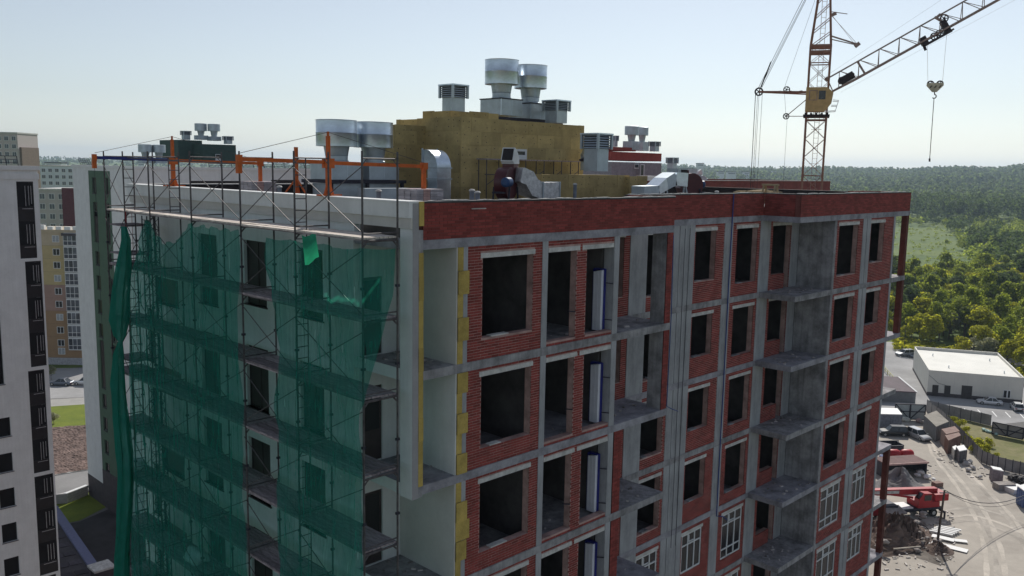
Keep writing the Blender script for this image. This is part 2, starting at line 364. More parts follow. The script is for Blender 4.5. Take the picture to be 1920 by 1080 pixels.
# white plastered facade on the left: plane x = 0
WIN = [(3.93, 5.17, .54, 2.0), (6.98, 8.31, .54, 2.0), (10.1, 11.4, .54, 2.35), (15.15, 15.75, .32, 2.0), (13.05, 14.95, 2.35, .95)]
holes = []
for n in range(1, 15):
    for a, b, t, h in WIN:
        z = zt(n-1)-t; holes.append((a, b, z-h, z))
w = MB(); panel(w, 'x', 0, .2, 2.48, 16.8, G, -.956, holes); w.box(.2, 16.6, G, .4, 17.2, -.956); w.build('plaster_wall', M_PLAS, BLD)
for n, (a, b, z0, z1) in enumerate(holes):
    f = MB(); x = .10
    f.box(x, a, z0, x+.06, a+.05, z1); f.box(x, b-.05, z0, x+.06, b, z1); f.box(x, a+.05, z0, x+.06, b-.05, z0+.05); f.box(x, a+.05, z1-.05, x+.06, b-.05, z1)
    if z1-z0 > 1.5: f.box(x, (a+b)/2-.03, z0+.05, x+.06, (a+b)/2+.03, z1-.05)
    o = f.build('window', M_WINB, BLD); MB().box(x+.02, a+.04, z0+.04, x+.03, b-.04, z1-.04).build('pane', M_WIN if (n*7) % 5 == 0 else M_WINB, o)
    MB().box(-.045, a-.05, z0-.03, .1, b+.05, z0).build('sill', M_PLINTH, o)
MB().box(-.11, -.004, -.40, .30, 16.85, -.03).box(-.13, -.006, -.03, .34, 16.87, .01).build('cornice', M_PLAS, BLD)
MB().box(-.055, -.003, -.66, .19, 16.83, -.402).build('cornice_band', M_PLASB, BLD)
MB().box(-.002, 2.42, -.953, .19, 16.81, -.662).build('plaster_frieze', M_PLAS, BLD)
# hanging corner pilaster with its bare edge
pl = MB().box(-.004, -.002, -7.56, .19, .48, -.662).build('corner_pilaster', M_PLAS, BLD)
MB().box(.0, -.012, -7.56, .188, -.003, -.04).build('base_coat_edge', M_PLASG, pl)
ins_me = mesh_of(MB().box(0, 0, 0, .15, .35, .598), 'insulation_board', M_INS)
for i in range(12):
    if i == 1: continue
    z = -.66-.6*i if i else -.62
    inst('insulation_board', ins_me, pl, (.191, -.016 if i % 3 else -.03, z if i else -.60))
MB().box(.192, .0, -7.55, .335, .34, -.7).build('pilaster_core', M_CONCD, BLD)
# corner loggia
for n in range(1, 15):
    z0, z1 = zt(n)+.001, ceil(n)-.001
    MB().box(1.46, .012+R.uniform(0, .03), z0, 1.499, 2.35, z1).build('loggia_wall', M_PLASB if n % 2 else M_PLAS, BLD)
    b = MB(); panel(b, 'y', 2.35, .13, .2, 1.459, z0, z1, [(.22, .84, z0+.02, z0+2.15)]); b.build('loggia_back_wall', M_PLAS, BLD)
    d = MB().box(.225, 2.40, z0+.025, .835, 2.45, z0+2.145).build('balcony_door', M_WINB, BLD)
    MB().box(.30, 2.392, z0+.9, .76, 2.399, z0+2.05).build('pane', M_WIN, d)
    MB().box(-.004, .49, zt(n)-TH-.02, .001, 2.47, zt(n)+.05).build('slab_edge_plaster', M_PLAS, BLD)
    h = z1-z0; k = 5
    for i in range(k):
        wide = (i+n) % 2 == 0; x1 = 1.86+R.uniform(0, .02) if wide else 1.69
        if n == 3 and i == 2: x1 = 2.0
        zz = z0+i*h/k
        MB().box(1.505, -.03 if wide else .005, zz+.004, x1, .005 if wide else .3, zz+h/k-.004).build('insulation_board', M_INS, BLD)

# loose rubble on the open slabs, brackets, a dab of mortar on the parapet
db = MB()
for n in range(1, 9):
    z = zt(n)
    for (x0, x1, y0, y1, k) in ((.4, 1.4, .5, 2.2, 14), (8.6, 10.7, .3, 1.7, 12), (20.8, 23.6, .4, 1.7, 16), (2.5, 4.3, .4, 1.2, 6), (5.0, 7.8, .4, 1.4, 8)):
        for _ in range(k):
            x, y, s = R.uniform(x0, x1), R.uniform(y0, y1), R.uniform(.02, .09)
            db.bar((x, y, z+s*.3), (x+R.uniform(-.15, .15), y+R.uniform(-.1, .1)+.02, z+s*.35), s, s*.6)
db.build('slab_rubble', mat('rubble_mix', (.36, .33, .32), .95, var=.4, scale=3, island=.6), BLD, kind='stuff')
for n in range(1, 7):
    for x, dz in ((8.0, .45), (8.0, 1.6), (6.22, .9)): MB().bar((x, .02, zt(n)+dz), (x-.2, .16, zt(n)+dz+.03), .03).build('door_bracket', M_STEEL, BLD)
MB().box(1.95, -.02, -.225, 2.45, .012, -.20).build('mortar_ledge', M_LINT, BLD)

mo = MB()
for _ in range(150):
    x = R.uniform(.5, 32); y = .03 if x < 11.2 else (1.86 if x < 20.5 else .21); s = R.uniform(.02, .06)
    mo.box(x, y+R.uniform(-.03, .1), -.004, x+s*R.uniform(2, 9), y+.12+R.uniform(0, .1), s*.5)
mo.build('parapet_mortar', M_LINT, BLD, kind='stuff')
# ------------------------------------------------------------------ scaffold in front of the white side
XF, XB = -1.45, -.43
YS = [.04, 2.95, 5.75, 8.76, 11.74, 13.77, 15.43]
DZ, LIFT, ZTOP = -.82, 1.925, 1.18
SCAF = thing('scaffolding', 'tall tube scaffolding with plank decks in front of the white wall', 'scaffolding', (XF, YS[0], G))
NL = 11
std_me = mesh_of(MB().tube((0, 0, 0), (0, 0, ZTOP-G), .026, 8), 'standard', M_TUBE, smooth=True)
cl = MB()
for k in range(22): cl.box(-.05, -.035, -.03+k*LIFT, .05, .035, .03+k*LIFT)
clamp_me = mesh_of(cl, 'coupler', M_STEEL)
for y in YS:
    for x in (XF, XB):
        s = inst('standard', std_me, SCAF, (x, y, G)); inst('coupler', clamp_me, s, (x, y, G+.86))['kind'] = 'stuff'
def rail_mesh(knee):
    m = MB().tube((0, 0, 0), (XB-XF, 0, 0), .02, 6)
    if knee: m.tube((.15, 0, .0), (0, 0, -.15), .014, 5).tube((XB-XF-.15, 0, .0), (XB-XF, 0, -.15), .014, 5)
    return mesh_of(m, 'frame_rail', M_TUBE, smooth=True)
frame_me = [(rail_mesh(True), -.07), (rail_mesh(False), .09), (rail_mesh(True), 1.83)]
ld = MB(); ld.tube((.34, 0, -.07), (.34, 0, 1.83), .017, 6)
for i in range(6): ld.tube((0, 0, .2+i*.3), (.34, 0, .2+i*.3), .013, 5)
ladder_me = mesh_of(ld, 'frame_ladder', M_TUBE, smooth=True)
bays = [(a, b) for a, b in zip(YS, YS[1:])]
pl_me = [[mesh_of(MB().box(0, .02, -.045, .235, b-a-.02, 0), 'plank', m) for m in (M_WOOD, M_WOODD)] for a, b in bays]
br_me = {}
for k in range(NL+10):
    z = DZ-LIFT*k
    if z < G+1: break
    for i, y in enumerate(YS):
        if k < NL or i == 0: [inst('frame_rail', me_, SCAF, (XF, y, z+dz_)) for me_, dz_ in frame_me]
        if k < NL and (i in (1, 5) or (i == 4 and k == 0)):
            if i == 4: inst('frame_ladder', ladder_me, SCAF, (XB, y, z), (0, 0, math.pi))
            else: inst('frame_ladder', ladder_me, SCAF, (XF, y, z))
    for i, (a, b) in enumerate(bays):
        d = MB().box(XF+.01, a+.03, z-.075, XF+.06, b-.03, z-.046).box(XB-.06, a+.03, z-.075, XB-.01, b-.03, z-.046).build('deck', M_WOODD, SCAF)
        for j in range(4):
            if k >= NL-2 and j % 2: continue
            inst('plank', pl_me[i][0 if k == 0 else 1], d, (XF+.01+j*.254, a+R.uniform(-.01, .01), z+R.uniform(-.01, .012)), (0, R.uniform(-.01, .01), R.uniform(-.008, .008)))
        if k > NL: continue
        for s in (0, 1):
            z0, z1 = (.15, 1.62) if s else (1.62, .15)
            key = (round(b-a, 2), s)
            if key not in br_me:
                c = (b-a)/2
                br_me[key] = mesh_of(MB().path([(-.03-.02*s, 0, z0), (-.05-.01*s, c, (z0+z1)/2+.0), (-.03-.02*s, b-a, z1)], .013, 5), 'cross_brace', M_TUBE, smooth=True)
            if R.random() < .93 or k < 2: inst('cross_brace', br_me[key], SCAF, (XF, a, z), (R.uniform(-.01, .01), 0, 0))
# short boards at odd heights at the far end, a sill rail on the top lift
for z, a, b in ((-1.35, 13.9, 15.3), (-2.35, 13.9, 15.3), (-6.1, 13.8, 15.2)):
    MB().box(XF+.02, a, z-.04, XB-.05, b, z).build('end_board', M_WOODD, SCAF)
MB().tube((XF, YS[0], 1.07), (XF, YS[0]+.01, 1.07), .02).tube((XF-.02, YS[2], .83), (XF-.02, YS[6], 1.0), .016, 5).build('guard_rail', M_TUBE, SCAF)
# lattice mast of a small material hoist
HM = thing('hoist_mast', 'slim lattice hoist mast with a red upright beside the far end of the scaffold', 'mast', (-.75, 14.2, G))
hx, hy = -.95, 13.2
m = MB()
for dx, dy in ((0, 0), (.4, 0), (0, .4), (.4, .4)): m.tube((hx+dx, hy+dy, G), (hx+dx, hy+dy, -1.0), .022, 5)
z = -22.
while z < -1.2:
    for p, q in (((0, 0), (.4, 0)), ((.4, 0), (.4, .4)), ((.4, .4), (0, .4)), ((0, .4), (0, 0))):
        m.tube((hx+p[0], hy+p[1], z), (hx+q[0], hy+q[1], z), .013, 4); m.tube((hx+p[0], hy+p[1], z), (hx+q[0], hy+q[1], z+.38), .01, 4)
    z += .38
m.build('lattice', M_STEEL, HM)
MB().tube((hx-.5, hy+.5, -9), (hx-.5, hy+.5, -.85), .028, 6).build('red_upright', mat('red_oxide', (.16, .015, .02), .6), HM)
# ------------------------------------------------------------------ green debris netting
def net_mat(name='debris_net', lo=.40, hi=.66):
    m = bpy.data.materials.new(name); m.use_nodes = True; nt = m.node_tree; N = nt.nodes; L = nt.links; N.remove(N['Principled BSDF'])
    tc = N.new('ShaderNodeTexCoord'); no = N.new('ShaderNodeTexNoise'); no.inputs['Scale'].default_value = 1.6; no.inputs['Detail'].default_value = 6; L.new(tc.outputs['Object'], no.inputs[0])
    mp = N.new('ShaderNodeMapping'); mp.inputs['Scale'].default_value = (10, 10, .5); L.new(tc.outputs['Object'], mp.inputs[0])
    n2 = N.new('ShaderNodeTexNoise'); n2.inputs['Scale'].default_value = 1.2; n2.inputs['Detail'].default_value = 3; L.new(mp.outputs[0], n2.inputs[0])
    add = N.new('ShaderNodeMath'); add.operation = 'ADD'; L.new(no.outputs[0], add.inputs[0]); L.new(n2.outputs[0], add.inputs[1])
    mr = N.new('ShaderNodeMapRange'); mr.inputs[1].default_value = .7; mr.inputs[2].default_value = 1.3; mr.inputs[3].default_value = lo; mr.inputs[4].default_value = hi; L.new(add.outputs[0], mr.inputs[0])
    m3 = N.new('ShaderNodeMapping'); m3.inputs['Scale'].default_value = (9, 9, .8); m3.inputs['Rotation'].default_value = (.12, .1, 0); L.new(tc.outputs['Object'], m3.inputs[0])
    n3 = N.new('ShaderNodeTexNoise'); n3.inputs['Scale'].default_value = 1.0; n3.inputs['Detail'].default_value = 1; L.new(m3.outputs[0], n3.inputs['Vector'])
    st = N.new('ShaderNodeMath'); st.operation = 'LESS_THAN'; st.inputs[1].default_value = .735; L.new(n3.outputs[0], st.inputs[0])
    mu = N.new('ShaderNodeMath'); mu.operation = 'MULTIPLY'; L.new(mr.outputs[0], mu.inputs[0]); L.new(st.outputs[0], mu.inputs[1])
    tr = N.new('ShaderNodeBsdfTransparent'); tr.inputs[0].default_value = (.70, .98, .93, 1)
    df = N.new('ShaderNodeBsdfDiffuse'); df.inputs[0].default_value = (.032, .225, .185, 1)
    tl = N.new('ShaderNodeBsdfTranslucent'); tl.inputs[0].default_value = (.03, .42, .27, 1)
    m1 = N.new('ShaderNodeMixShader'); m1.inputs[0].default_value = .4; L.new(df.outputs[0], m1.inputs[1]); L.new(tl.outputs[0], m1.inputs[2])
    m2 = N.new('ShaderNodeMixShader'); L.new(mu.outputs[0], m2.inputs[0]); L.new(tr.outputs[0], m2.inputs[1]); L.new(m1.outputs[0], m2.inputs[2])
    L.new(m2.outputs[0], N['Material Output'].inputs[0]); return m
M_NET = net_mat()
M_NETD = net_mat('gathered_net', .6, .92)
M_NETL = mat('thin_net_flap', (.02, .32, .2), .8, var=.2, trans=.6)
def fold(y, z): return .05*math.sin(y*5.1+.8*math.sin(z*.7))+.035*math.sin(y*11.3+z*.9)+.022*math.sin(y*23+1.3*math.sin(z*1.1))+.06*math.sin(z*3.26+y*.3)*(.6+.4*math.sin(y*1.7))
def smooth_interp(pts, t):
    for (a, va), (b, vb) in zip(pts, pts[1:]):
        if t <= b: return va+(vb-va)*max(0, min(1, (t-a)/(b-a)))
    return pts[-1][1]
def sheet(name, ny, nz, y_left, y_right, z_top, zbot, wrap=None):
    vs = []; fs = []
    for j in range(nz+1):
        v = j/nz
        for i in range(ny+1):
            u = i/ny
            zt_ = -1.0+(zbot+1.0)*v
            s = y_left(zt_)+(y_right(zt_)-y_left(zt_))*u
            z0 = z_top(s); z = z0+(zbot-z0)*v
            s = y_left(z)+(y_right(z)-y_left(z))*u
            if s < 0.0 and wrap: x, y = XF-.04-s, -.02+fold(s, z)*.3
            else: x, y = XF-.06-abs(fold(s, z)), s
            vs.append((x, y, z))
    n = ny+1
    for j in range(nz):
        for i in range(ny): fs.append((j*n+i, j*n+i+1, (j+1)*n+i+1, (j+1)*n+i))
    return MB().add(vs, fs).build(name, M_NET, smooth='all')
a = sheet('safety_net', 200, 130, lambda z: smooth_interp([(-30, 14.3), (-12, 14.3), (-7, 13.8), (-4.6, 13.6), (-3.0, 13.3), (-2, 12.4), (-.8, 11.75)], z),
          lambda z: 5.78+.1*math.sin(z*1.3), lambda s: smooth_interp([(5.6, -1.02), (8.6, -1.0), (8.8, -.98), (9.3, -1.55), (10.2, -1.72), (10.8, -1.5), (11.7, -.98), (12.5, -1.3), (14.5, -2.6)], s)+.05*math.sin(s*9), -22)
tag(a, 'wide green debris net with sagging top edge on the farther half of the scaffold', 'net', 'green nets on the scaffold')
b = sheet('safety_net', 150, 130, lambda z: smooth_interp([(-30, 3.95), (-9, 3.95), (-6, 3.8), (-4, 3.75), (-2.5, 3.95), (-.8, 4.35)], z)+.06*math.sin(z*2),
          lambda z: smooth_interp([(-30, .02), (-4.9, .0), (-4.4, -.1), (-3.2, -.55), (-2.2, -.9), (-.8, -1.0)], z), lambda s: -1.05-.07*abs(math.sin(s*2.1)), -22, wrap=True)
tag(b, 'green debris net round the near end of the scaffold, tapering at its right edge', 'net', 'green nets on the scaffold')
# gathered, twisted net at the far corner
prof = [(232, 425, 6), (236, 450, 10), (232, 500, 17), (227, 550, 20), (224, 600, 22), (225, 628, 14), (226, 640, 5), (222, 665, 12), (221, 720, 16), (226, 780, 18), (233, 850, 19), (236, 900, 18), (233, 960, 17), (229, 1040, 17), (228, 1120, 18), (228, 1400, 17)]
secs = []
for px, py, w in prof:
    c = at(px, py, 'x', XF-.25); d = float((c-CAMP)@_f); r0 = .85*w*d/FPX
    secs.append([(c[0]+r0*.75*math.cos(t)*(1+.32*math.sin(t*7+py*.013+math.sin(py*.05))), c[1]+r0*math.sin(t)*(1+.25*math.sin(t*5+py*.01)), c[2]) for t in [2*math.pi*i/48 for i in range(48)]])
o = MB().sweep(secs).build('safety_net', M_NETD, smooth='all')
tag(o, 'gathered green net twisted into a long hanging bundle at the far scaffold corner', 'net', 'green nets on the scaffold')
# a loose flap of net that catches the sun, and a rolled white sack on a lower deck
vs = []; fs = []
for j in range(7):
    for i in range(5):
        t = j/6; A_ = at(566+6.5*i+t*6, 441+3*math.sin(i*1.4)+56*t*(1-.06*i), 'x', XF-.5-.55*math.sin(t*1.3)-.04*math.sin(i*1.5)); vs.append(tuple(A_))
for j in range(6):
    for i in range(4): fs.append((j*5+i, j*5+i+1, j*5+i+6, j*5+i+5))
tag(MB().add(vs, fs).build('net_flap', M_NETL, smooth='all'), 'bright loose flap of green net blown outward under the top deck', 'net')
for k, (px, py, lab) in enumerate([(492, 1003, 'dirty white sack of rubble lying on the open scaffold deck between the nets'), (251, 872, 'white sack stuffed at the far end of a lower scaffold deck')]):
    c = at(px, py, 'z', DZ-LIFT*(6 if k == 0 else 5)+.16)
    bm = bmesh.new(); bmesh.ops.create_icosphere(bm, subdivisions=3, radius=1)
    for v in bm.verts:
        f = 1+.16*math.sin(v.co.x*5+v.co.z*3+k)+.1*math.sin(v.co.y*9); v.co = Vector((v.co.x*.34*f, v.co.y*.55*f, max(v.co.z, -.62)*.25*f))
    me = bpy.data.meshes.new('sack'); bm.to_mesh(me); bm.free(); me.materials.append(M_BAG); me.polygons.foreach_set('use_smooth', [True]*len(me.polygons))
    o = bpy.data.objects.new('sack', me); COL.objects.link(o); o.location = Vector([float(t) for t in (-.95, c[1], DZ-LIFT*(6 if k == 0 else 5)+.16)]); tag(o, lab, 'sack')
# ------------------------------------------------------------------ things on the roof
RZ = -.60
PH = thing('rooftop_penthouse', 'lift penthouse on the near roof clad in yellow brown mineral wool boards', 'penthouse', (16, 12, RZ))
def clad(parent, x0, x1, y0, y1, z0, z1, faces='xy', bw=1.2, bh=.6):
    """a core with boards of mineral wool on its two visible faces, each board a part, with fixing discs"""
    MB().box(x0+.06, y0+.06, z0, x1, y1, z1-.03).build('core_wall', M_INSB, parent)
    dots = MB()
    for f in faces:
        u0, u1 = (x0, x1) if f == 'y' else (y0, y1)
        z = z0; r = 0
        while z < z1-.05:
            u = u0-(bw/2 if r % 2 else 0)
            while u < u1-.03:
                a, b, c, d = max(u, u0)+.003, min(u+bw, u1)-.003, z+.003, min(z+bh, z1+R.uniform(-.03, .05))-.003
                if b-a > .05:
                    j = R.uniform(0, .02); m = MB()
                    if f == 'y': m.box(a, y0-j, c, b, y0+.058, d)
                    else: m.box(x0-j, a if a > u0+.01 else a+.06, c, x0+.058, b, d)
                    m.build('insulation_board', M_INSB, parent)
                    for du in (.2, .8):
                        for dv in (.25, .75):
                            p, q = a+(b-a)*du+R.uniform(-.05, .05), c+(d-c)*dv+R.uniform(-.05, .05)
                            if R.random() < .6:
                                if f == 'y': dots.box(p-.02, y0-j-.006, q-.02, p+.02, y0-j-.001, q+.02)
                                else: dots.box(x0-j-.006, p-.02, q-.02, x0-j-.001, p+.02, q+.02)
                u += bw
            z += bh; r += 1
    dots.build('fixing_disc', M_DOT, parent, kind='stuff')
clad(PH, 12.1, 20.3, 11.7, 16.2, RZ, 3.0)
clad(PH, 10.4, 12.09, 14.1, 16.2, RZ, 2.62)
c0 = at(845, 207, 'y', 14.0); c1 = at(935, 207, 'y', 14.0)
clad(PH, c0[0], c1[0], 14.0, 16.0, 3.0, c0[2])
a = at(957, 279, 'y', 11.69); b = at(985, 301, 'y', 11.69)
w_ = MB(); w_.box(a[0], 11.60, b[2], a[0]+.1, 11.68, a[2]).box(b[0]-.1, 11.60, b[2], b[0], 11.68, a[2]).box(a[0]+.1, 11.60, a[2]-.1, b[0]-.1, 11.68, a[2]).box(a[0]+.1, 11.6, b[2], b[0]-.1, 11.68, b[2]+.25)
w_ = w_.build('window', M_PVC, PH); MB().box(a[0]+.09, 11.64, b[2]+.2, b[0]-.09, 11.66, a[2]-.09).build('pane', M_WIN, w_)
LB = thing('insulated_plinth', 'low roof plinth wrapped in yellow mineral wool under the big louvred unit', 'plinth', (18, 10, RZ))
a = at(1016, 324, 'y', 9.6); b = at(1180, 324, 'y', 9.6); clad(LB, a[0], b[0], 9.6, 11.3, RZ, .62)
a = at(1181, 326, 'y', 9.3); b = at(1214, 326, 'y', 9.3); clad(LB, a[0], b[0], 9.3, 11.0, RZ, .55)
def vent(cx, cy, ztop, zcap, zstem, zbase, r, label, group, rs=.42, dark=True):
    t = thing('roof_ventilator', label, 'ventilator', (cx, cy, zbase), group)
    MB().lathe((cx, cy, 0), [(r*.97, zcap+.02), (r, zcap), (r, zcap+(ztop-zcap)*.5), (r*1.012, zcap+(ztop-zcap)*.52), (r, zcap+(ztop-zcap)*.54), (r, ztop), (r*1.02, ztop+.02), (r*.96, ztop+.03), (r*.94, ztop-.25), (r*.5, ztop-.3), (0, ztop-.3)], 40).build('cap', M_GALV, t, smooth=True)
    MB().lathe((cx, cy, 0), [(0, zcap+.1), (r*.95, zcap+.08), (r*.95, zcap+.02), (rs*1.12, zcap+.02)], 40).build('cap_underside', M_GALVM, t, smooth=True)
    h = zcap-zstem
    MB().lathe((cx, cy, 0), [(rs*1.18, zcap+.05), (rs*1.02, zcap-h*.55), (rs*1.05, zcap-h*.57), (rs, zcap-h*.6), (rs, zstem+.08), (rs*1.08, zstem+.06), (rs*1.08, zstem)], 32).build('stem', M_GALVM, t, smooth=True)
    hw = .74
    b = MB().box(cx-hw, cy-hw, zbase, cx+hw, cy+hw, zstem-.05).build('base_box', M_GALVM, t)
    MB().box(cx-hw-.04, cy-hw-.04, zstem-.05, cx+hw+.04, cy+hw+.04, zstem).build('flange', M_STEEL, b)
    MB().box(cx-hw-.01, cy-hw-.01, zbase, cx-hw+.02, cy-hw+.02, zstem-.05).box(cx-.01, cy-hw-.008, zbase, cx+.01, cy-hw, zstem-.05).build('seam', M_GALV, b)
    return t
vent(6.62, 13.0, 2.58, 1.58, .96, .28, .80, 'left and larger looking of two near galvanised roof ventilators left of the penthouse', 'galvanised roof ventilators', .44)
vent(8.42, 13.0, 2.58, 1.58, .96, .28, .80, 'galvanised roof ventilator on a steel frame, touching the yellow penthouse on its right', 'galvanised roof ventilators', .44)
ST = thing('ventilator_stand', 'dark steel frame with sheet metal boxes carrying two galvanised ventilators beside the penthouse', 'frame', (7.5, 13, RZ))
s = MB()
for x in (5.75, 7.45, 9.2):
    for y in (12.1, 13.9): s.box(x-.06, y-.06, RZ, x+.06, y+.06, .14)
s.box(5.6, 12.0, .14, 9.35, 12.12, .27).box(5.6, 13.85, .14, 9.35, 13.97, .27).box(5.6, 12.125, .15, 5.72, 13.845, .26).box(9.22, 12.125, .15, 9.34, 13.845, .26); s.build('steel_frame', M_STEEL, ST)
MB().box(5.95, 12.3, RZ, 7.3, 13.7, .12).box(7.65, 12.3, RZ, 9.05, 13.7, .12).build('duct_box', M_GALVM, ST)
vent(17.75, 15.0, 6.12, 4.96, 4.25, 3.42, .84, 'taller left ventilator of the pair on top of the yellow penthouse', 'galvanised roof ventilators', .46)
vent(19.85, 15.0, 6.05, 4.92, 4.15, 3.35, .84, 'right ventilator of the pair on top of the yellow penthouse', 'galvanised roof ventilators', .46)
tag(MB().box(16.6, 14.0, 3.15, 21.3, 14.14, 3.32).box(16.6, 15.8, 3.15, 21.3, 15.94, 3.32).box(17.0, 14.3, 2.99, 17.1, 15.7, 3.31).box(20.8, 14.3, 2.99, 20.9, 15.7, 3.31).box(17.3, 13.9, 2.99, 17.42, 14.0, 3.15).box(20.7, 13.9, 2.99, 20.82, 14.0, 3.15).build('steel_bearer', M_STEEL), 'dark steel bearers under the ventilator pair on the penthouse roof', 'frame')
def louvre_cap(px, ytop, ymid, ybot, depth, wpx, label, group='louvred exhaust boxes'):
    c = atd(px, (ytop+ybot)/2, depth); cx, cy = c[0], c[1]; hw = wpx*depth/FPX/2.83
    zz = [atd(px, y, depth)[2] for y in (ytop, ymid, ybot)]
    t = thing('louvred_exhaust', label, 'exhaust box', (cx, cy, zz[2]), group)
    k = .82
    MB().box(cx-hw*k, cy-hw*k, zz[2], cx+hw*k, cy+hw*k, zz[1]).build('shaft', M_GALVM, t)
    n = 6; h = (zz[0]-zz[1])
    for i in range(n):
        z = zz[1]+h*(i+.15)/n
        MB().sweep([[(cx-hw, cy-hw, z), (cx+hw, cy-hw, z), (cx+hw, cy+hw, z), (cx-hw, cy+hw, z)], [(cx-hw*.9, cy-hw*.9, z+h*.6/n), (cx+hw*.9, cy-hw*.9, z+h*.6/n), (cx+hw*.9, cy+hw*.9, z+h*.6/n), (cx-hw*.9, cy+hw*.9, z+h*.6/n)]]).build('louvre', M_GALVM, t)
    MB().box(cx-hw*.84, cy-hw*.84, zz[1], cx+hw*.84, cy+hw*.84, zz[0]-.02).build('louvre_core', M_BLACK, t)
    p = MB()
    for sx in (-1, 1):
        for sy in (-1, 1): p.box(cx+sx*hw-.05, cy+sy*hw-.05, zz[1]-.02, cx+sx*hw+.05, cy+sy*hw+.05, zz[0])
    p.build('corner_post', M_GALVM, t)
    MB().box(cx-hw-.06, cy-hw-.06, zz[0]-.02, cx+hw+.06, cy+hw+.06, zz[0]+.04).build('cover', M_GALV, t)
    return t
louvre_cap(850.5, 161, 184, 226, 41.5, 52, 'tall louvred exhaust box at the left on the yellow penthouse roof')
louvre_cap(1043, 190, 208, 231, 44, 50, 'short louvred exhaust box at the right end of the yellow penthouse roof')
louvre_cap(1118, 252, 279, 321, 38.5, 56, 'large louvred exhaust box standing on the insulated plinth')
# fan cowl in front of the large louvred box
c = at(1104, 319, 'y', 9.9)
t = thing('fan_cowl', 'small galvanised fan cowl with sloping hood leaning on the large louvred box', 'cowl', c)
MB().box(c[0]-.28, c[1]-.28, c[2], c[0]+.28, c[1]+.28, c[2]+.62).build('cowl_base', M_GALVM, t)
MB().lathe(c, [(.40, .62), (.42, .72), (.36, .8), (.28, 1.08), (.0, 1.1)], 8).build('cowl_hood', M_GALV, t)
MB().lathe(c, [(.34, .4), (.46, .42), (.46, .5), (.34, .56)], 16).build('cowl_ring', M_STEEL, t)
# rectangular duct that bends into the penthouse wall
a = at(815, 340, 'y', 10.9); b = at(841, 340, 'y', 10.9); x0, x1 = a[0], b[0]; zt_ = at(830, 281, 'y', 11.1)[2]
t = thing('duct_elbow', 'broad galvanised duct elbow bending into the left of the penthouse wall', 'duct', (x0, 11, RZ))
secs = []
for z in (RZ+.1, .35, .36): secs.append([(x0, 10.75, z), (x1, 10.75, z), (x1, 11.35, z), (x0, 11.35, z)])
rr = .75
for i in range(0, 10):
    th = i/9*math.pi/2; yo, zo = 11.5-rr*math.cos(th), (zt_-rr)+rr*math.sin(th); ri = .15; yi, zi = 11.5-ri*math.cos(th), (zt_-rr)+ri*math.sin(th)
    secs.append([(x0, yo, zo), (x1, yo, zo), (x1, yi, zi), (x0, yi, zi)])
secs.append([(x0, 11.69, zt_), (x1, 11.69, zt_), (x1, 11.69, zt_-.6), (x0, 11.69, zt_-.6)])
MB().sweep(secs).build('duct_bend', M_GALV, t, smooth=True)
m = MB()
for z in (.33, zt_-rr-.02): m.box(x0-.04, 10.71, z, x1+.04, 11.39, z+.05)
m.box(x0-.05, 11.64, zt_-.65, x0-.001, 11.69, zt_+.05).box(x1+.001, 11.64, zt_-.65, x1+.05, 11.69, zt_+.05); m.build('duct_flange', M_GALVM, t)
h = MB(); xl = at(682, 360, 'y', 10.9)[0]
h.box(xl, 10.8, RZ+.15, x1, 11.3, -.02); h.build('horizontal_duct', M_GALVM, t)
# centrifugal fans
def fan(cx, cy, z, s, label, rz, hood=True, body=None):
    t = thing('centrifugal_fan', label, 'fan', (0, 0, 0), 'centrifugal roof fans')
    m = MB(); pts = []
    for i in range(28):
        a = 2*math.pi*i/28; r_ = .52+.10*(a/(2*math.pi)); pts.append((r_*math.cos(a), r_*math.sin(a)))
    for y, k in ((-.22, 0), (.22, 1)): m.add([(x*s, y*s, (.75+zz)*s) for x, zz in pts], [tuple(range(28)) if k == 0 else tuple(range(27, -1, -1))])
    m.sweep([[(x*s, y*s, (.75+zz)*s) for x, zz in pts] for y in (-.22, .22)], cap=False)
    m.box(.18*s, -.22*s, .8*s, .62*s, .22*s, 1.42*s); m.build('scroll_casing', body or M_MAROON, t, smooth=True, world=False)
    f = MB()
    for x in (-.45, .45):
        for y in (-.3, .3): f.bar((x*s, y*s, 0), (x*s*.8, y*s, .6*s), .06)
    f.box(-.5*s, -.34*s, .0, .5*s, -.26*s, .07).box(-.5*s, .26*s, 0, .5*s, .34*s, .07).box(-.75*s, -.2*s, .38*s, -.3*s, .2*s, .44*s); f.build('fan_frame', M_STEEL, t, world=False)
    MB().path([(-.95*s, -.36*s, .78*s), (-.9*s, -.36*s, .78*s), (-.55*s, -.36*s, .78*s)], [.1*s, .17*s, .17*s], 16).build('motor', mat('motor_blue', (.03, .07, .17), .45), t, smooth=True, world=False)
    if hood:
        hd = MB(); secs = []
        for i in range(5):
            th = i/4*math.radians(70); c = (.4*s-.32*s*(1-math.cos(th))*1.2, 1.42*s+.35*s*math.sin(th))
            n_ = (math.cos(th), math.sin(th)); w = .26*s
            secs.append([(c[0]-n_[0]*w, -.24*s, c[1]-n_[1]*w), (c[0]+n_[0]*w, -.24*s, c[1]+n_[1]*w), (c[0]+n_[0]*w, .24*s, c[1]+n_[1]*w), (c[0]-n_[0]*w, .24*s, c[1]-n_[1]*w)])
        hd.sweep(secs); hd.build('outlet_hood', M_WHITE, t, world=False)
        e = secs[-1]; cx_ = sum(p[0] for p in e)/4; cz_ = sum(p[2] for p in e)/4
        MB().add([(cx_+(p[0]-cx_)*.85-.012, p[1]*.85, cz_+(p[2]-cz_)*.85+.004) for p in e], [(0, 1, 2, 3)]).build('outlet_mouth', M_BLACK, t, world=False)
    t.location = Vector((float(cx), float(cy), float(z))); t.rotation_euler[2] = rz
    return t
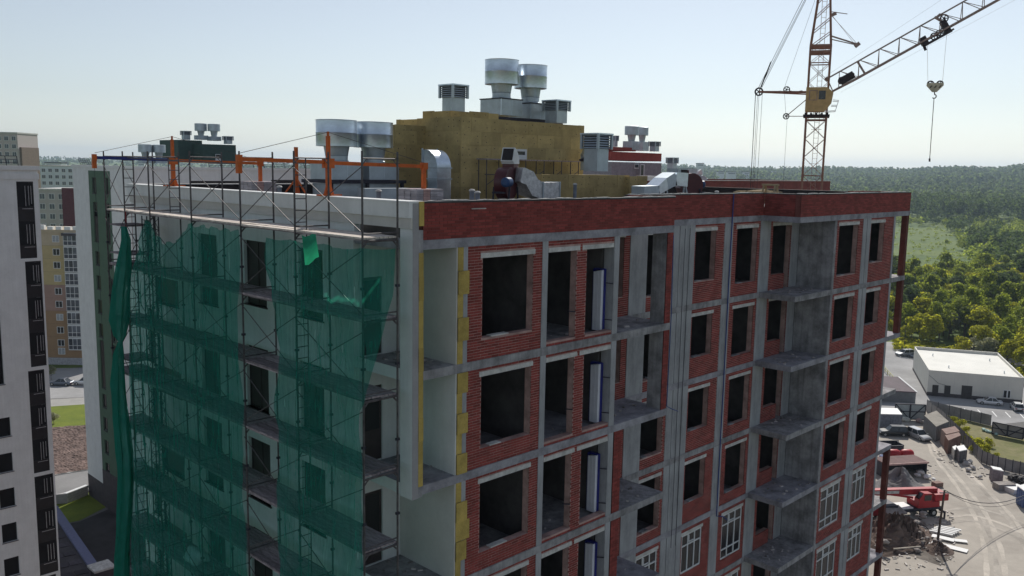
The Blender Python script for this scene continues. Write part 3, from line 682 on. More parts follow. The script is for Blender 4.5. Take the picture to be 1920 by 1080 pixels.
c = at(948, 368, 'y', 8.6); fan(c[0], c[1], RZ, 1.14, 'maroon centrifugal fan with blue motor and white hood in front of the penthouse', math.radians(22))
# crumpled foil duct leaving the fan
t = thing('foil_duct', 'crumpled silver foil duct running from the maroon fan across the roof', 'duct', at(1000, 365, 'y', 8.6))
pts = [(966, 327, .30), (980, 333, .33), (990, 349, .36), (1003, 357, .34), (1018, 357, .33)]
secs = []
for i, (px, py, hh) in enumerate(pts):
    c = at(px, py, 'y', 8.55); a = at(pts[min(i+1, 4)][0], pts[min(i+1, 4)][1], 'y', 8.55)-at(pts[max(i-1, 0)][0], pts[max(i-1, 0)][1], 'y', 8.55); a = a/np.linalg.norm(a); nx, nz = -a[2], a[0]
    for k in range(2):
        s_ = 1+(.07 if k else -.03); cc = c+a*(.1*k); secs.append([(cc[0]+nx*hh*s_, y, cc[2]+nz*hh*s_) for y in (8.17+.01*k,)]+[(cc[0]+nx*hh*s_, 8.93, cc[2]+nz*hh*s_), (cc[0]-nx*hh*s_, 8.93, cc[2]-nz*hh*s_), (cc[0]-nx*hh*s_, 8.17+.01*k, cc[2]-nz*hh*s_)])
MB().sweep(secs).build('foil_bend', M_FOIL, t, smooth=True)
a = at(1019, 342, 'y', 8.15); b = at(1049, 370, 'y', 8.15)
MB().box(a[0], 8.15, RZ+.1, b[0], 8.95, a[2]).build('foil_box', M_FOIL, t)
m = MB(); m.box(a[0]-.03, 8.12, RZ+.08, a[0]+.02, 8.98, a[2]+.03).box(b[0]-.02, 8.12, RZ+.08, b[0]+.03, 8.98, a[2]+.03); m.build('duct_flange', M_GALVM, t)
c = at(1290, 368, 'y', 7.0); fan(c[0]+.1, c[1], RZ, 1.05, 'maroon centrifugal fan with white frame at the right end of the roof ducts', math.radians(150), hood=False)
t = thing('roof_duct', 'galvanised duct with stepped bends leading to the right hand maroon fan', 'duct', at(1240, 360, 'y', 6.6))
for (p, q) in (((1196, 356, 1222, 356)), ((1222, 355, 1240, 342)), ((1240, 342, 1258, 334)), ((1258, 334, 1280, 336))) if 0 else (): pass
pts = [(1196, 357, .19), (1224, 356, .20), (1240, 344, .27), (1256, 335, .30), (1278, 337, .32)]
for i in range(4):
    (p0, q0, h0), (p1, q1, h1) = pts[i], pts[i+1]
    A = at(p0, q0, 'y', 6.6); B = at(p1, q1, 'y', 6.6); d = B-A; d = d/np.linalg.norm(d); n_ = (-d[2], d[0])
    MB().sweep([[(P[0]+n_[0]*h, y, P[2]+n_[1]*h) for y in (6.25,)]+[(P[0]+n_[0]*h, 6.95, P[2]+n_[1]*h), (P[0]-n_[0]*h, 6.95, P[2]-n_[1]*h), (P[0]-n_[0]*h, 6.25, P[2]-n_[1]*h)] for P, h in ((A, h0), (B, h1))]).build('duct_section', M_GALV if i % 2 else M_GALVM, t)
A = at(1264, 331, 'y', 6.6); B = at(1278, 316, 'y', 6.6)
MB().box(A[0]-.12, 6.3, A[2]-.05, B[0]+.05, 6.9, B[2]).build('hood_box', M_GALVM, t)
MB().box(A[0]+.1, 6.28, B[2]-.25, B[0]+.02, 6.299, B[2]-.05).build('hood_mouth', M_BLACK, t)
for px, py in ((1244, 361), (1281, 362)):
    A = at(px, py, 'y', 6.3); MB().bar((A[0], 6.3, RZ), (A[0]+.1, 6.35, A[2]+.45), .06).bar((A[0]+.45, 6.3, RZ), (A[0]+.2, 6.35, A[2]+.45), .06).build('duct_leg', M_GALVM, t)
# roof vents, trestle table along the penthouse, timber
for px, y, ztop, lab in ((524, 10.5, .12, 'thin mushroom capped vent pipe left of the ventilators behind the white parapet'), (710, 5.2, .14, 'mushroom capped vent pipe behind the white parapet under the ventilator stand'), (885, 3.0, .21, 'left of two small vent pipes just behind the brick parapet'),
                      (895.5, 3.2, .14, 'right of two small vent pipes just behind the brick parapet'), (1078, 7.6, .27, 'grey vent pipe at the end of the foil duct'), (1344, 4.4, .02, 'short vent pipe with white cap near the timber pile')):
    c = at(px, 360, 'y', y); t = thing('vent_pipe', lab, 'vent pipe', (c[0], y, RZ), 'vent pipes on the near roof'); r = .075
    MB().tube((c[0], y, RZ), (c[0], y, ztop-.07), r, 12).build('pipe', mat('pipe_grey', (.17, .19, .23), .5), t, smooth=True)
    MB().lathe((c[0], y, ztop-.08), [(r*1.3, 0), (r*1.35, .025), (r*.9, .06), (0, .07)], 12).build('cap', M_LINT, t, smooth=True)
t = thing('work_trestle', 'dark tube trestle platform along the right half of the penthouse wall', 'trestle', at(1000, 330, 'y', 11.2))
a = at(908, 297, 'y', 11.0); b = at(1086, 299, 'y', 11.0)
MB().box(a[0], 10.9, a[2]-.05, b[0], 11.5, a[2]).build('platform', M_WOODD, t)
m = MB()
for i in range(6):
    x = a[0]+.1+(b[0]-a[0]-.2)*i/5
    for y in (10.95, 11.45): m.tube((x, y, RZ), (x, y, a[2]-.05), .025, 5)
    if i < 5: m.tube((x, 10.95, .1), (x+(b[0]-a[0]-.2)/5, 10.95, .75), .018, 5)
m.tube((a[0], 10.95, .55), (b[0], 10.95, .55), .02, 5); m.build('trestle_legs', M_TUBE, t)
t = thing('timber_pile', 'pile of loose planks and a pallet on the roof near the parapet step', 'timber', at(1415, 358, 'y', 5.0))
wood = mat('fresh_timber', (.42, .33, .2), .85, var=.3, scale=3, island=.25)
A = at(1388, 357, 'y', 5.0); B = at(1450, 357, 'y', 5.0)
pk = mesh_of(MB().box(-1.2, -.07, -.02, 1.2, .07, .02), 'plank', wood)
for i in range(16): inst('plank', pk, t, ((A[0]+B[0])/2+R.uniform(-.25, .25), 5+R.uniform(-.5, .5), -.18+.042*(i//4)+R.uniform(0, .01)), (0, R.uniform(-.03, .03), R.uniform(-.25, .25)))
for x in (-.9, 0, .9): MB().box((A[0]+B[0])/2+x-.06, 4.4, RZ, (A[0]+B[0])/2+x+.06, 5.6, -.2).build('bearer', wood, t)
A = at(1444, 360, 'y', 4.2)
t = thing('saw_horse', 'small timber saw horse beside the plank pile on the roof', 'saw horse', (A[0], 4.2, RZ))
m = MB()
for dx in (-.22, .22):
    for dy in (-.3, .3): m.bar((A[0]+dx*1.4, 4.2+dy, RZ), (A[0]+dx*.4, 4.2+dy, A[2]+.32), .07)
    m.bar((A[0]+dx, 3.9, -.15), (A[0]+dx, 4.5, -.15), .06)
m.build('legs', wood, t); MB().box(A[0]-.12, 3.8, A[2]+.3, A[0]+.12, 4.6, A[2]+.38).build('top_beam', wood, t)
# pallets of facing bricks that weigh down the hoist beams
pbm = mat('pallet_bricks', (.46, .43, .45), .85, var=.2, scale=3, island=.2); pbp = mat('pallet_bricks_pink', (.55, .36, .33), .85, island=.1)
pb = mesh_of(MB().box(-.124, -.058, -.034, .124, .058, .034), 'brick', pbm); pb2 = mesh_of(MB().box(-.124, -.058, -.034, .124, .058, .034), 'brick', pbp)
def pallet(cx, cy, rows, label, cols=4, deep=3):
    t = thing('brick_pallet', label, 'brick pallet', (cx, cy, RZ), 'brick pallets on the roof')
    m = MB()
    for y in (-.4, 0, .4): m.box(cx-.55, cy+y-.06, RZ, cx+.55, cy+y+.06, RZ+.12)
    m.build('pallet_base', wood, t)
    for k in range(rows):
        for i in range(cols):
            for j in range(deep):
                if 0 < j < deep-1 and 0 < i < cols-1 and k < rows-1: continue
                inst('brick', pb2 if i == 1 else pb, t, (cx+(i-(cols-1)/2)*.262+R.uniform(-.008, .008), cy+(j-(deep-1)/2)*.3+R.uniform(-.008, .008), RZ+.16+k*.074), (0, 0, R.uniform(-.04, .04)), (1, 2.3, 1))
pallet(3.35, 3.75, 9, 'pallet of pale and pink bricks near the roof corner under the orange beam end'); pallet(3.35, 13.35, 9, 'pallet of pale bricks far back under the second orange beam end')
# suspended platform beams: post on the white parapet, beam out over the wall, ballast on the pallets
def rig(y, label, front_blue):
    t = thing('hoist_beam', label, 'hoist beam', (.1, y, 0), 'orange hoist beams')
    z = .90; xf, xr = -2.5, 3.45
    MB().bar((.1, y, .02), (.1, y, z-.09), .12).bar((.1, y, z+.08), (.1, y, 1.62), .09).bar((.1, y, 1.62), (.1, y, 1.74), .05).box(-.05, y-.08, z-.14, .25, y+.08, z+.12).build('post', M_ORAN, t)
    f = MB()
    for dx, dy in ((.32, .0), (-.3, 0), (0, .3), (0, -.3)): f.bar((.1+dx*.1, y+dy*.1, .34), (.1+dx*.45, y+dy*.45, .02), .05)
    f.box(-.25, y-.06, .012, .5, y+.06, .05).build('post_foot', M_ORAN, t)
    MB().bar((xf, y, z+.05), (-.055, y, z+.02), .08, .10).build('beam_front', M_BLUE if front_blue else M_ORAN, t)
    MB().bar((.265, y, z), (xr, y, z-.05), .08, .10).build('beam_rear', M_ORAN, t)
    MB().box(xf-.08, y-.07, z-.06, xf+.04, y+.07, z+.16).bar((xf-.03, y, z-.3), (xf-.03, y, z-.06), .12).build('beam_head', M_ORAN, t)
    MB().box(xr-.08, y-.08, z-.14, xr+.1, y+.08, z+.06).bar((xr, y, z-.14), (xr, y, .14), .11).build('rear_leg', M_ORAN, t)
    MB().path([(xf, y, z+.2), (.1, y, 1.72), (xr, y, z+.06)], .009, 4).build('tie_wire', M_TUBE, t)
    MB().tube((xf-.03, y, z-.3), (xf-.03, y, -6), .006, 4).build('hoist_rope', M_STEEL, t)
rig(3.75, 'near orange hoist beam on a post over the white parapet', False); rig(13.35, 'far hoist beam with a blue front arm over the white parapet', True)
c = atd(556, 350, 32)
t = thing('tripod_post', 'orange tripod post standing on the roof between the two hoist beams', 'post', (c[0], c[1], RZ))
zt_ = atd(556, 276, 32)[2]
MB().bar((c[0], c[1], RZ+.1), (c[0], c[1], zt_), .11).build('post', M_ORAN, t)
m = MB()
for a in (0, 2.1, 4.2): m.bar((c[0], c[1], .35), (c[0]+.7*math.cos(a+.8), c[1]+.7*math.sin(a+.8), RZ+.05), .05)
m.box(c[0]-.6, c[1]-.5, RZ, c[0]+.6, c[1]+.5, RZ+.28); m.build('tripod_legs', M_ORAN, t)
# blue hoses down the front
def hose(label, pts, r=.022): tag(MB().path(pts, r, 6).build('drain_hose', M_BLUEH, smooth='all'), label, 'hose', 'blue hoses on the brick front')
hose('blue hose running down the concrete pier between the fourth and fifth windows', [(17.95, 1.79, -.02), (17.93, 1.80, -3), (17.9, 1.78, -7.3), (17.92, 1.8, -12), (17.9, 1.78, -13.6), (18.4, 1.77, -13.75), (18.5, 1.6, -13.9)])
hose('second thinner blue hose in the corner right of the left brick block', [(11.24, 1.78, -1.2), (11.25, .06, -1.3), (11.26, .02, -4), (11.25, .04, -7.2), (11.4, -.05, -7.3), (11.75, -.1, -7.45)], .016)
tag(MB().path([(14.6, 1.80, -1.3), (14.62, 1.815, -6), (14.6, 1.81, -14)], .009, 4).path([(14.93, 1.80, -1.3), (14.9, 1.812, -8), (14.92, 1.81, -14)], .009, 4).build('cable', M_STEEL), 'thin dark cables hanging down the wide concrete pier', 'cable')
# leaning packs of white panels with blue film inside the door bays
bf = mat('blue_film', (.02, .025, .22), .35, spec=.5); wp = mat('pack_panel', (.80, .82, .90), .5, var=.06)
for n in range(1, 6):
    z0 = zt(n)+.02
    t = thing('panel_pack', 'white panel pack in blue film in the door bay, ' + ('topmost floor', 'second floor down', 'third floor down', 'fourth floor down', 'fifth floor down')[n-1], 'panel pack', (7.9, .5, z0), 'panel packs in the door bay')
    for i in range(5): MB().box(7.80+.006*(i % 2), .33+i*.066, z0+.06, 7.97, .33+i*.066+.058, z0+1.98-.015*i).build('panel', wp, t)
    MB().box(7.90, .285, z0+.05, 7.975, .322, z0+2.02).box(7.83, .665, z0+.04, 7.975, .70, z0+2.0).box(7.83, .323, z0+1.99, 7.975, .664, z0+2.03).build('blue_wrap', bf, t)
# ------------------------------------------------------------------ tower crane beyond the building
HD = np.array([math.cos(YAW), math.sin(YAW)]); HR = np.array([math.sin(YAW), -math.cos(YAW)])
def ath(px, py, D):
    """the point at horizontal distance D along the view heading seen at pixel px, py"""
    d = ray(px, py); return CAMP+d*(D/(d[0]*HD[0]+d[1]*HD[1]))
CR = thing('tower_crane', 'rusty orange lattice tower crane with yellow cab and raised jib behind the building', 'crane', (*ath(1522, 350, 78)[:2], G))
M_CRANE = mat('rusted_orange', (.34, .17, .11), .7, var=.3, scale=2.5, col2=(.24, .13, .10))
M_CRANED = mat('crane_dark', (.035, .025, .03), .6)
M_CAB = mat('cab_yellow', (.52, .35, .15), .55, var=.15, scale=3)
M_JIB = mat('jib_grey_pink', (.33, .24, .21), .65, var=.3, scale=3)
D0 = 78; HD0, HR0 = HD.copy(), HR.copy()
c0 = ath(1522, 350, D0); ctr = np.array([c0[0], c0[1]])
_d = ray(1532, 250); HD = np.array([_d[0], _d[1]])/math.hypot(_d[0], _d[1]); HR = np.array([HD[1], -HD[0]])     # the mast stands square to the line of sight
def cl(u, z, w=0.): return (ctr[0]+HR[0]*u+HD[0]*w, ctr[1]+HR[1]*u+HD[1]*w, z)
def cpt(px, py):
    d = ray(px, py); t = ((ctr-CAMP[:2])@HD)/(d[0]*HD[0]+d[1]*HD[1]); return CAMP+d*t
def cz(px, py): return float(cpt(px, py)[2])
def cu(px, py): return float((cpt(px, py)[:2]-ctr)@HR)
S_ = .84
zc0, zc1, zh, ztop = cz(1530, 212), cz(1530, 168), cz(1530, 88), 19.0
m = MB()
for su in (-S_, S_):
    for sw in (-S_, S_): m.bar(cl(su, G, sw), cl(su, zh, sw), .13)
for su in (-S_, S_): m.build if 0 else None
m.build('mast_chords', M_CRANE, CR)
m = MB(); z = G+.2; st = 1.62
while z < zh-.3:
    z1 = min(z+st, zh)
    for a, b in (((-S_, -S_), (S_, -S_)), ((S_, -S_), (S_, S_)), ((S_, S_), (-S_, S_)), ((-S_, S_), (-S_, -S_))):
        m.bar(cl(a[0], z, a[1]), cl(b[0], z1, b[1]), .038); m.bar(cl(b[0], z, b[1]), cl(a[0], z1, a[1]), .038)
        if int((z-G)/st) % 3 == 0: m.bar(cl(a[0], z, a[1]), cl(b[0], z, b[1]), .09)
    z = z1
m.build('mast_bracing', M_CRANE, CR)
m = MB()
for u in (-.1, .28): m.bar(cl(u, G, .2), cl(u, 17, .2), .03)
z = G
while z < 17: m.bar(cl(-.1, z, .2), cl(.28, z, .2), .025); z += .45
for z in [G+3*i for i in range(1, 20)]:
    if z < zc0-1: m.bar(cl(-.35, z, .1), cl(.5, z, -.2), .03); 
m.build('mast_ladder', M_JIB, CR)
m = MB()                                                      # tapering head above the jib foot
hw = .3
for sw in (-1, 1):
    m.bar(cl(-S_, zh, sw*S_), cl(-hw+.15, ztop, sw*hw), .13); m.bar(cl(S_, zh, sw*S_), cl(hw, ztop, sw*hw), .13)
for i in range(6):
    za, zb = zh+(ztop-zh)*i/6, zh+(ztop-zh)*(i+1)/6; ka, kb = S_+(hw-S_)*i/6, S_+(hw-S_)*(i+1)/6
    for sw in (-1, 1): m.bar(cl(-ka, za, sw*ka), cl(kb, zb, sw*kb), .06)
    m.bar(cl(ka, za, -ka), cl(kb, zb, kb), .05); m.bar(cl(-ka, za, -ka), cl(-kb, zb, kb), .05)
for z in (zh, zh-.5): m.bar(cl(-S_, z, -S_), cl(S_, z, -S_), .2); m.bar(cl(-S_, z, S_), cl(S_, z, S_), .2)
m.build('mast_head', M_CRANE, CR)
# cab
u0, u1 = cu(1511, 190), cu(1561, 190)
w0 = -S_-1.5
cb = MB(); q = lambda u, z, w: cl(u, z, w)
prof = [(u0, zc0), (u1-.65, zc0), (u1-.1, zc0+.75), (u1, zc1-.45), (u1-.55, zc1), (u0, zc1)]
cb.sweep([[q(u, z, w) for u, z in prof] for w in (w0, -S_-.1)]); cab = cb.build('cab', M_CAB, CR)
gl = MB(); k = .03
gl.add([q(u, z, w0-.012) for u, z in ((u0+1.05, zc0+1.0), (u0+1.6, zc0+1.0), (u0+1.6, zc1-.3), (u0+1.05, zc1-.3))], [(0, 1, 2, 3)])
gl.build('cab_window', M_WIN, cab)
gl = MB().add([q(u1+.012-.05, zc0+.85, w0+.1), q(u1+.012-.05, zc0+.85, -S_-.2), q(u1+.02, zc1-.5, -S_-.2), q(u1+.02, zc1-.5, w0+.1)], [(0, 1, 2, 3)])
gl.add([q(u1-.02, zc1-.41, w0+.1), q(u1-.02, zc1-.41, -S_-.2), q(u1-.5, zc1-.02, -S_-.2), q(u1-.5, zc1-.02, w0+.1)], [(0, 1, 2, 3)]); gl.build('windscreen', glassy('cab_glass', (.10, .16, .17)), cab)
fr_ = MB()
for a, b in (((u0+.3, zc0+.95), (u0+.9, zc0+.95)), ((u0+.9, zc0+.95), (u0+.9, zc1-.28)), ((u0+.9, zc1-.28), (u0+.3, zc1-.28)), ((u0+.3, zc1-.28), (u0+.3, zc0+.95))): fr_.bar(q(*a, w0-.01), q(*b, w0-.01), .05)
fr_.build('cab_hatch', M_JIB, cab)
rl = MB()
for (a, b) in (((u1-.6, zc0), (u1+.25, zc0+.05)), ((u1+.25, zc0+.05), (u1+.45, zc0+.9)), ((u1+.45, zc0+.9), (u1, zc0+.95)), ((u1+.35, zc0+.5), (u1-.1, zc0+.5))): rl.bar(q(*a, w0), q(*b, w0), .05); rl.bar(q(*a, -S_-.1), q(*b, -S_-.1), .05)
rl.build('cab_guard', M_WHITE, cab)
tb = MB(); tb.box
for u in (-.9, -.45, 0, .45, .9): tb.bar(cl(u, zc0-.12, -1.2), cl(u, zc0-.12, 1.1), .16)
tb.bar(cl(-1.1, zc0-.28, -1), cl(1.1, zc0-.28, -1), .2); tb.bar(cl(-1.1, zc0-.28, 1), cl(1.1, zc0-.28, 1), .2); tb.build('slewing_ring', M_CRANED, CR)
# counter arm with tie ropes and pulleys
def wheel(mb, u, z, r, w=.08):
    n = 20; mb.path([cl(u+r*math.cos(2*math.pi*i/n), z+r*math.sin(2*math.pi*i/n), 0) for i in range(n+1)], w*.6, 6)
    for i in range(5): a = 2*math.pi*i/5; mb.bar(cl(u, z, 0), cl(u+r*math.cos(a), z+r*math.sin(a), 0), w*.7)
    mb.tube(cl(u, z, -.12), cl(u, z, .12), r*.3, 10)
ue, ze = cu(1423, 172), cz(1423, 172)
m = MB(); m.bar(cl(-S_, cz(1511, 173), -.5), cl(ue, ze, -.2), .12); m.bar(cl(-S_, cz(1511, 173), .5), cl(ue, ze, .2), .12); m.bar(cl(-S_, cz(1511, 177), 0), cl(ue, ze-.05, 0), .1)
for i in range(4): t = (i+.5)/4.5; m.bar(cl(-S_+(ue+S_)*t, ze+.02, -.5+.3*t), cl(-S_+(ue+S_)*(t+.1), ze+.02, .5-.3*t), .05)
m.build('counter_arm', M_CRANE, CR)
uw, zw = cu(1474, 218), cz(1474, 218)
m = MB(); m.bar(cl(-S_, cz(1511, 185), 0), cl(uw, zw, 0), .07); m.bar(cl(-S_, cz(1511, 218), 0), cl(uw, zw, 0), .06); m.build('lower_strut', M_JIB, CR)
m = MB(); wheel(m, ue, ze, .32, .12); wheel(m, cu(1475, 168), cz(1475, 168), .25); wheel(m, uw, zw, .24); m.build('pulley', M_CRANED, CR)
m = MB()
for du, tu in ((-.1, -.25), (.05, -.05), (.18, .05)): m.tube(cl(ue+du, ze+.25, 0), cl(tu-.1, ztop, 0), .022, 4)
m.tube(cl(ue+.15, ze+.4, 0), cl(ue+.9, ze+2.6, 0), .06, 4)
for dx in (-.28, -.1, .02, .3): m.tube(cl(ue+dx, ze-.2, dx*.2), cl(ue+dx*.8, G+3, dx*.2), .016 if dx > -.2 else .03, 4)
m.tube(cl(cu(1475, 168)-.25, cz(1475, 168), 0), cl(.2, ztop, 0), .012, 4).tube(cl(cu(1475, 168)-.2, cz(1475, 168), 0), cl(uw-.02, zw, 0), .012, 4).tube(cl(uw+.1, zw, 0), cl(uw+.1, G+3, 0), .012, 4)
m.build('tie_ropes', M_CRANED, CR)
# side boom of the head
m = MB(); ub, zb_ = cu(1608, 83), cz(1608, 83)
m.bar(cl(S_, cz(1552, 68), 0), cl(ub, zb_, 0), .12); m.bar(cl(S_, cz(1552, 74), 0), cl(ub, zb_-.08, 0), .08); m.bar(cl(ub-.2, zb_-.2, 0), cl(ub+.15, zb_+.1, 0), .3)
m.tube(cl(.65, cz(1551, 28), 0), cl(ub-.1, zb_+.1, 0), .02, 4).tube(cl(.65, cz(1551, 26), 0), cl(ub-.3, zb_+.1, 0), .015, 4)
m.bar(cl(.6, cz(1551, 22), 0), cl(2.0, cz(1567, 27), 0), .06).bar(cl(.6, cz(1551, 30), 0), cl(1.1, cz(1567, 27)+.1, 0), .25); m.build('head_strut', M_JIB, CR)
# jib
ju0, jz0 = cu(1562, 172), cz(1562, 172); ju1, jz1 = cu(1875, -2), cz(1875, -2)
dirv = np.array([ju1-ju0, jz1-jz0]); Lj = np.linalg.norm(dirv); dirv /= Lj; nv = np.array([-dirv[1], dirv[0]]); LJ = 26.
def jp(s, h, w): return cl(ju0+dirv[0]*s+nv[0]*h, jz0+dirv[1]*s+nv[1]*h, w)
m = MB(); H_ = 1.3
for w in (-.6, .6): m.bar(jp(0, .05, w*.5), jp(1.8, 0, w), .13); m.bar(jp(1.8, 0, w), jp(LJ, 0, w), .13)
m.bar(jp(-.15, 1.25, 0), jp(LJ-1.5, H_, 0), .12); jib = m.build('jib', M_JIB, CR)
m = MB(); sp = 1.78; s = .5; i = 0
while s < LJ-2:
    for w in (-.6, .6):
        m.bar(jp(s, 0, w), jp(s+.75, H_, 0), .055)
        m.bar(jp(s+.75, H_, 0), jp(s+sp+.02, 0, w), .05)
    m.bar(jp(s, 0, -.6), jp(s, 0, .6), .05); m.bar(jp(s, 0, -.6), jp(s+sp, 0, .6), .04)
    s += sp
m.bar(jp(0, 0, 0), jp(.1, 1.3, 0), .09); m.tube(jp(0, 1.5, 0), jp(LJ, 3.5, 0), .008, 4).tube(jp(.5, -.35, 0), jp(LJ, -.9, 0), .008, 4)
m.build('jib_bracing', M_JIB, jib)
m = MB(); m.sweep([[jp(s, h, w) for h, w in ((.15, -.35), (.75, -.35), (.75, .35), (.15, .35))] for s in (.9, 2.1)]); m.tube(jp(1.0, .5, -.6), jp(1.0, .5, .6), .28, 10).tube(jp(1.95, .45, -.5), jp(1.95, .45, .5), .2, 10)
m.build('jib_winch', M_CRANED, jib)
m = MB(); m.bar(jp(2.9, 0, 0), jp(2.85, 1.3, 0), .16); m.bar(jp(9.6, 1.35, 0), jp(9.9, .75, 0), .18); m.bar(jp(9.6, 1.2, 0), jp(10.1, 1.3, 0), .22); m.bar(jp(0.1, 1.05, 0), jp(.05, 1.4, 0), .3); m.build('jib_fittings', M_JIB, jib)
ts = float((cu(1745, 80)-ju0)*dirv[0]+(cz(1745, 80)-jz0)*dirv[1])
m = MB(); m.bar(jp(ts-.5, -.35, -.5), jp(ts+1.9, -.35, -.5), .14); m.bar(jp(ts-.5, -.35, .5), jp(ts+1.9, -.35, .5), .14)
m.sweep([[jp(ts+s, h, w) for h, w in ((-.3, -.45), (.35, -.45), (.35, .45), (-.3, .45))] for s in (-.65, -.15)]); m.sweep([[jp(ts+s, h, w) for h, w in ((-.3, -.35), (.75, -.35), (.75, .35), (-.3, .35))] for s in (1.3, 1.75)])
m.bar(jp(ts-.5, .1, 0), jp(ts-.6, -.75, 0), .2)
tro = m.build('trolley', M_CRANED, jib)
m = MB()
for s, h, r_ in ((.45, -.05, .26), (.85, .0, .2), (1.75, .85, .3), (1.2, 0, .2)):
    c = jp(ts+s, h, 0); uu = float((np.array(c[:2])-ctr)@HR); wheel(m, uu, c[2], r_, .09)
m.build('trolley_wheel', M_CRANED, tro)
hb = (cu(1753, 163), cz(1753, 163))
m = MB(); t0 = jp(ts-.3, -.4, 0); t1 = jp(ts+1.35, -.4, 0)
m.tube(t0, cl(hb[0]-.55, hb[1]+.2, 0), .012, 4).tube(t1, cl(hb[0]+.55, hb[1]+.2, 0), .012, 4); m.build('hoist_rope', M_JIB, CR)
HB = thing('hook_block', 'cream hook block with two sheaves and a hook hanging from the crane jib', 'hook block', cl(hb[0], hb[1]))
m = MB(); pr = [(-.66, .12), (-.62, .32), (.62, .32), (.66, .12), (.18, -.42), (-.18, -.42)]
m.sweep([[cl(hb[0]+u, hb[1]+z, w) for u, z in pr] for w in (-.14, .14)]); hbo = m.build('block_plate', mat('cream_paint', (.55, .5, .36), .6, var=.2), HB)
m = MB()
for u in (-.35, .0, .35): m.add([cl(hb[0]+u-.1, hb[1]-.1, -.15), cl(hb[0]+u, hb[1]-.1, -.15), cl(hb[0]+u+.14, hb[1]+.1, -.15), cl(hb[0]+u+.04, hb[1]+.1, -.15)], [(0, 1, 2, 3)])
m.build('hazard_stripe', M_BLACK, hbo)
m = MB(); wheel(m, hb[0]-.36, hb[1]+.24, .24, .1); wheel(m, hb[0]+.36, hb[1]+.24, .24, .1); m.build('sheave', M_CRANED, HB)
m = MB(); m.path([cl(hb[0], hb[1]-.4, 0), cl(hb[0]+.02, hb[1]-.62, 0)]+[cl(hb[0]+.16*math.sin(a), hb[1]-.78+.16*math.cos(a), 0) for a in [i*.5 for i in range(9)]], .045, 8); m.build('hook', M_CRANED, HB)
m = MB(); m.tube(cl(hb[0], hb[1]-.9, 0), cl(cu(1743, 300), cz(1743, 300), 0), .03, 5); m.tube(cl(cu(1743, 297), cz(1743, 297), 0), cl(cu(1743, 303), cz(1743, 303), 0), .07, 6); m.build('sling', M_CRANED, HB)
HD, HR = HD0, HR0
# ------------------------------------------------------------------ the wing under construction behind, with its red penthouse
WG = thing('brick_wing', 'red brick wing under construction behind the near roof, with a red penthouse', 'building', (55, 29, G))
p0 = at(1150, 338, 'y', 29.2)[0]
MB().box(p0, 29.2, G, 86, 42, -1.6).build('wall', M_BRICK2, WG)
MB().box(p0, 29.0, -1.6, 86, 29.3, -.03).box(85.7, 29.31, -1.6, 86, 42, -.03).box(p0, 41.7, -1.6, 85.69, 42, -.05).build('parapet', M_BRICK2, WG)
MB().box(p0, 28.95, -.03, 86, 29.35, .02).build('parapet_cap', M_LINT, WG)
rp = thing('brick_penthouse', 'red brick and grey block lift penthouse with vents, right of the yellow one', 'penthouse', atd(1190, 300, 104))
def fb(px0, py0, px1, py1, D, depth, m, name, parent, mb=None):
    """block whose front (facing -Y) fills the pixel box at depth D"""
    yv = float(atd((px0+px1)/2, (py0+py1)/2, D)[1]); a = at(px0, py0, 'y', yv); b = at(px1, py1, 'y', yv)
    return MB().box(min(a[0], b[0]), yv, min(a[2], b[2]), max(a[0], b[0]), yv+depth, max(a[2], b[2])).build(name, m, parent)
M_BR3 = mat('red_brick_band', (.34, .07, .055), .85, var=.15, scale=1.)
fb(1146, 284, 1240, 303, 104, 5, M_BR3, 'brick_band', rp); fb(1146, 275, 1192, 284, 104.05, 4.5, M_BR3, 'brick_band', rp)
fb(1147, 303.3, 1239, 345, 104.2, 5, mat('grey_block', (.30, .29, .31), .9, var=.15), 'block_wall', rp)
fb(1176, 304, 1190, 330, 104.0, .1, M_MAROON, 'door', rp); w_ = fb(1190.5, 307, 1198, 317, 103.9, .1, M_PVC, 'window', rp); fb(1191.5, 308.5, 1197, 314, 103.8, .05, M_WIN, 'pane', w_)
w_ = fb(1202, 308, 1208, 330, 103.9, .1, M_PVC, 'window', rp); fb(1203, 309.5, 1206.5, 329, 103.8, .05, M_WIN, 'pane', w_)
def pvent(px0, px1, yt, yc, ys, yb, D, label, group='galvanised roof ventilators', dull=False):
    c = atd((px0+px1)/2, yc, D); r = (px1-px0)*D/FPX/2; zz = [float(atd((px0+px1)/2, y, D)[2]) for y in (yt, yc, ys, yb)]
    t = thing('roof_ventilator', label, 'ventilator', (c[0], c[1], zz[3]), group)
    MB().lathe((c[0], c[1], 0), [(r, zz[1]), (r, zz[0]), (r*.9, zz[0]+.03), (0, zz[0]-.1)], 24).lathe((c[0], c[1], 0), [(0, zz[1]+.03), (r*.97, zz[1]+.02)], 24).build('cap', M_GALVM, t, smooth=True)
    MB().lathe((c[0], c[1], 0), [(r*.6, zz[1]), (r*.45, zz[2])], 20).build('stem', M_GALVM, t, smooth=True)
    MB().box(c[0]-r*.85, c[1]-r*.85, zz[3], c[0]+r*.85, c[1]+r*.85, zz[2]).build('base_box', M_GALVM, t); return t
pvent(1171, 1198, 237, 253, 265, 281, 106, 'left ventilator of the far pair on the red brick penthouse'); pvent(1193, 1215.5, 239, 254, 266, 283, 109, 'right ventilator of the far pair on the red brick penthouse')
louvre_cap(1227, 266, 274, 284, 106, 22, 'small far louvred exhaust box right of the ventilators on the red penthouse'); louvre_cap(1153, 255, 264, 275, 106, 13, 'small far louvred exhaust box half hidden by the large near one')
louvre_cap(1260, 296, 306, 326, 84, 22, 'louvred exhaust box with a cowl on the far red wing roof')
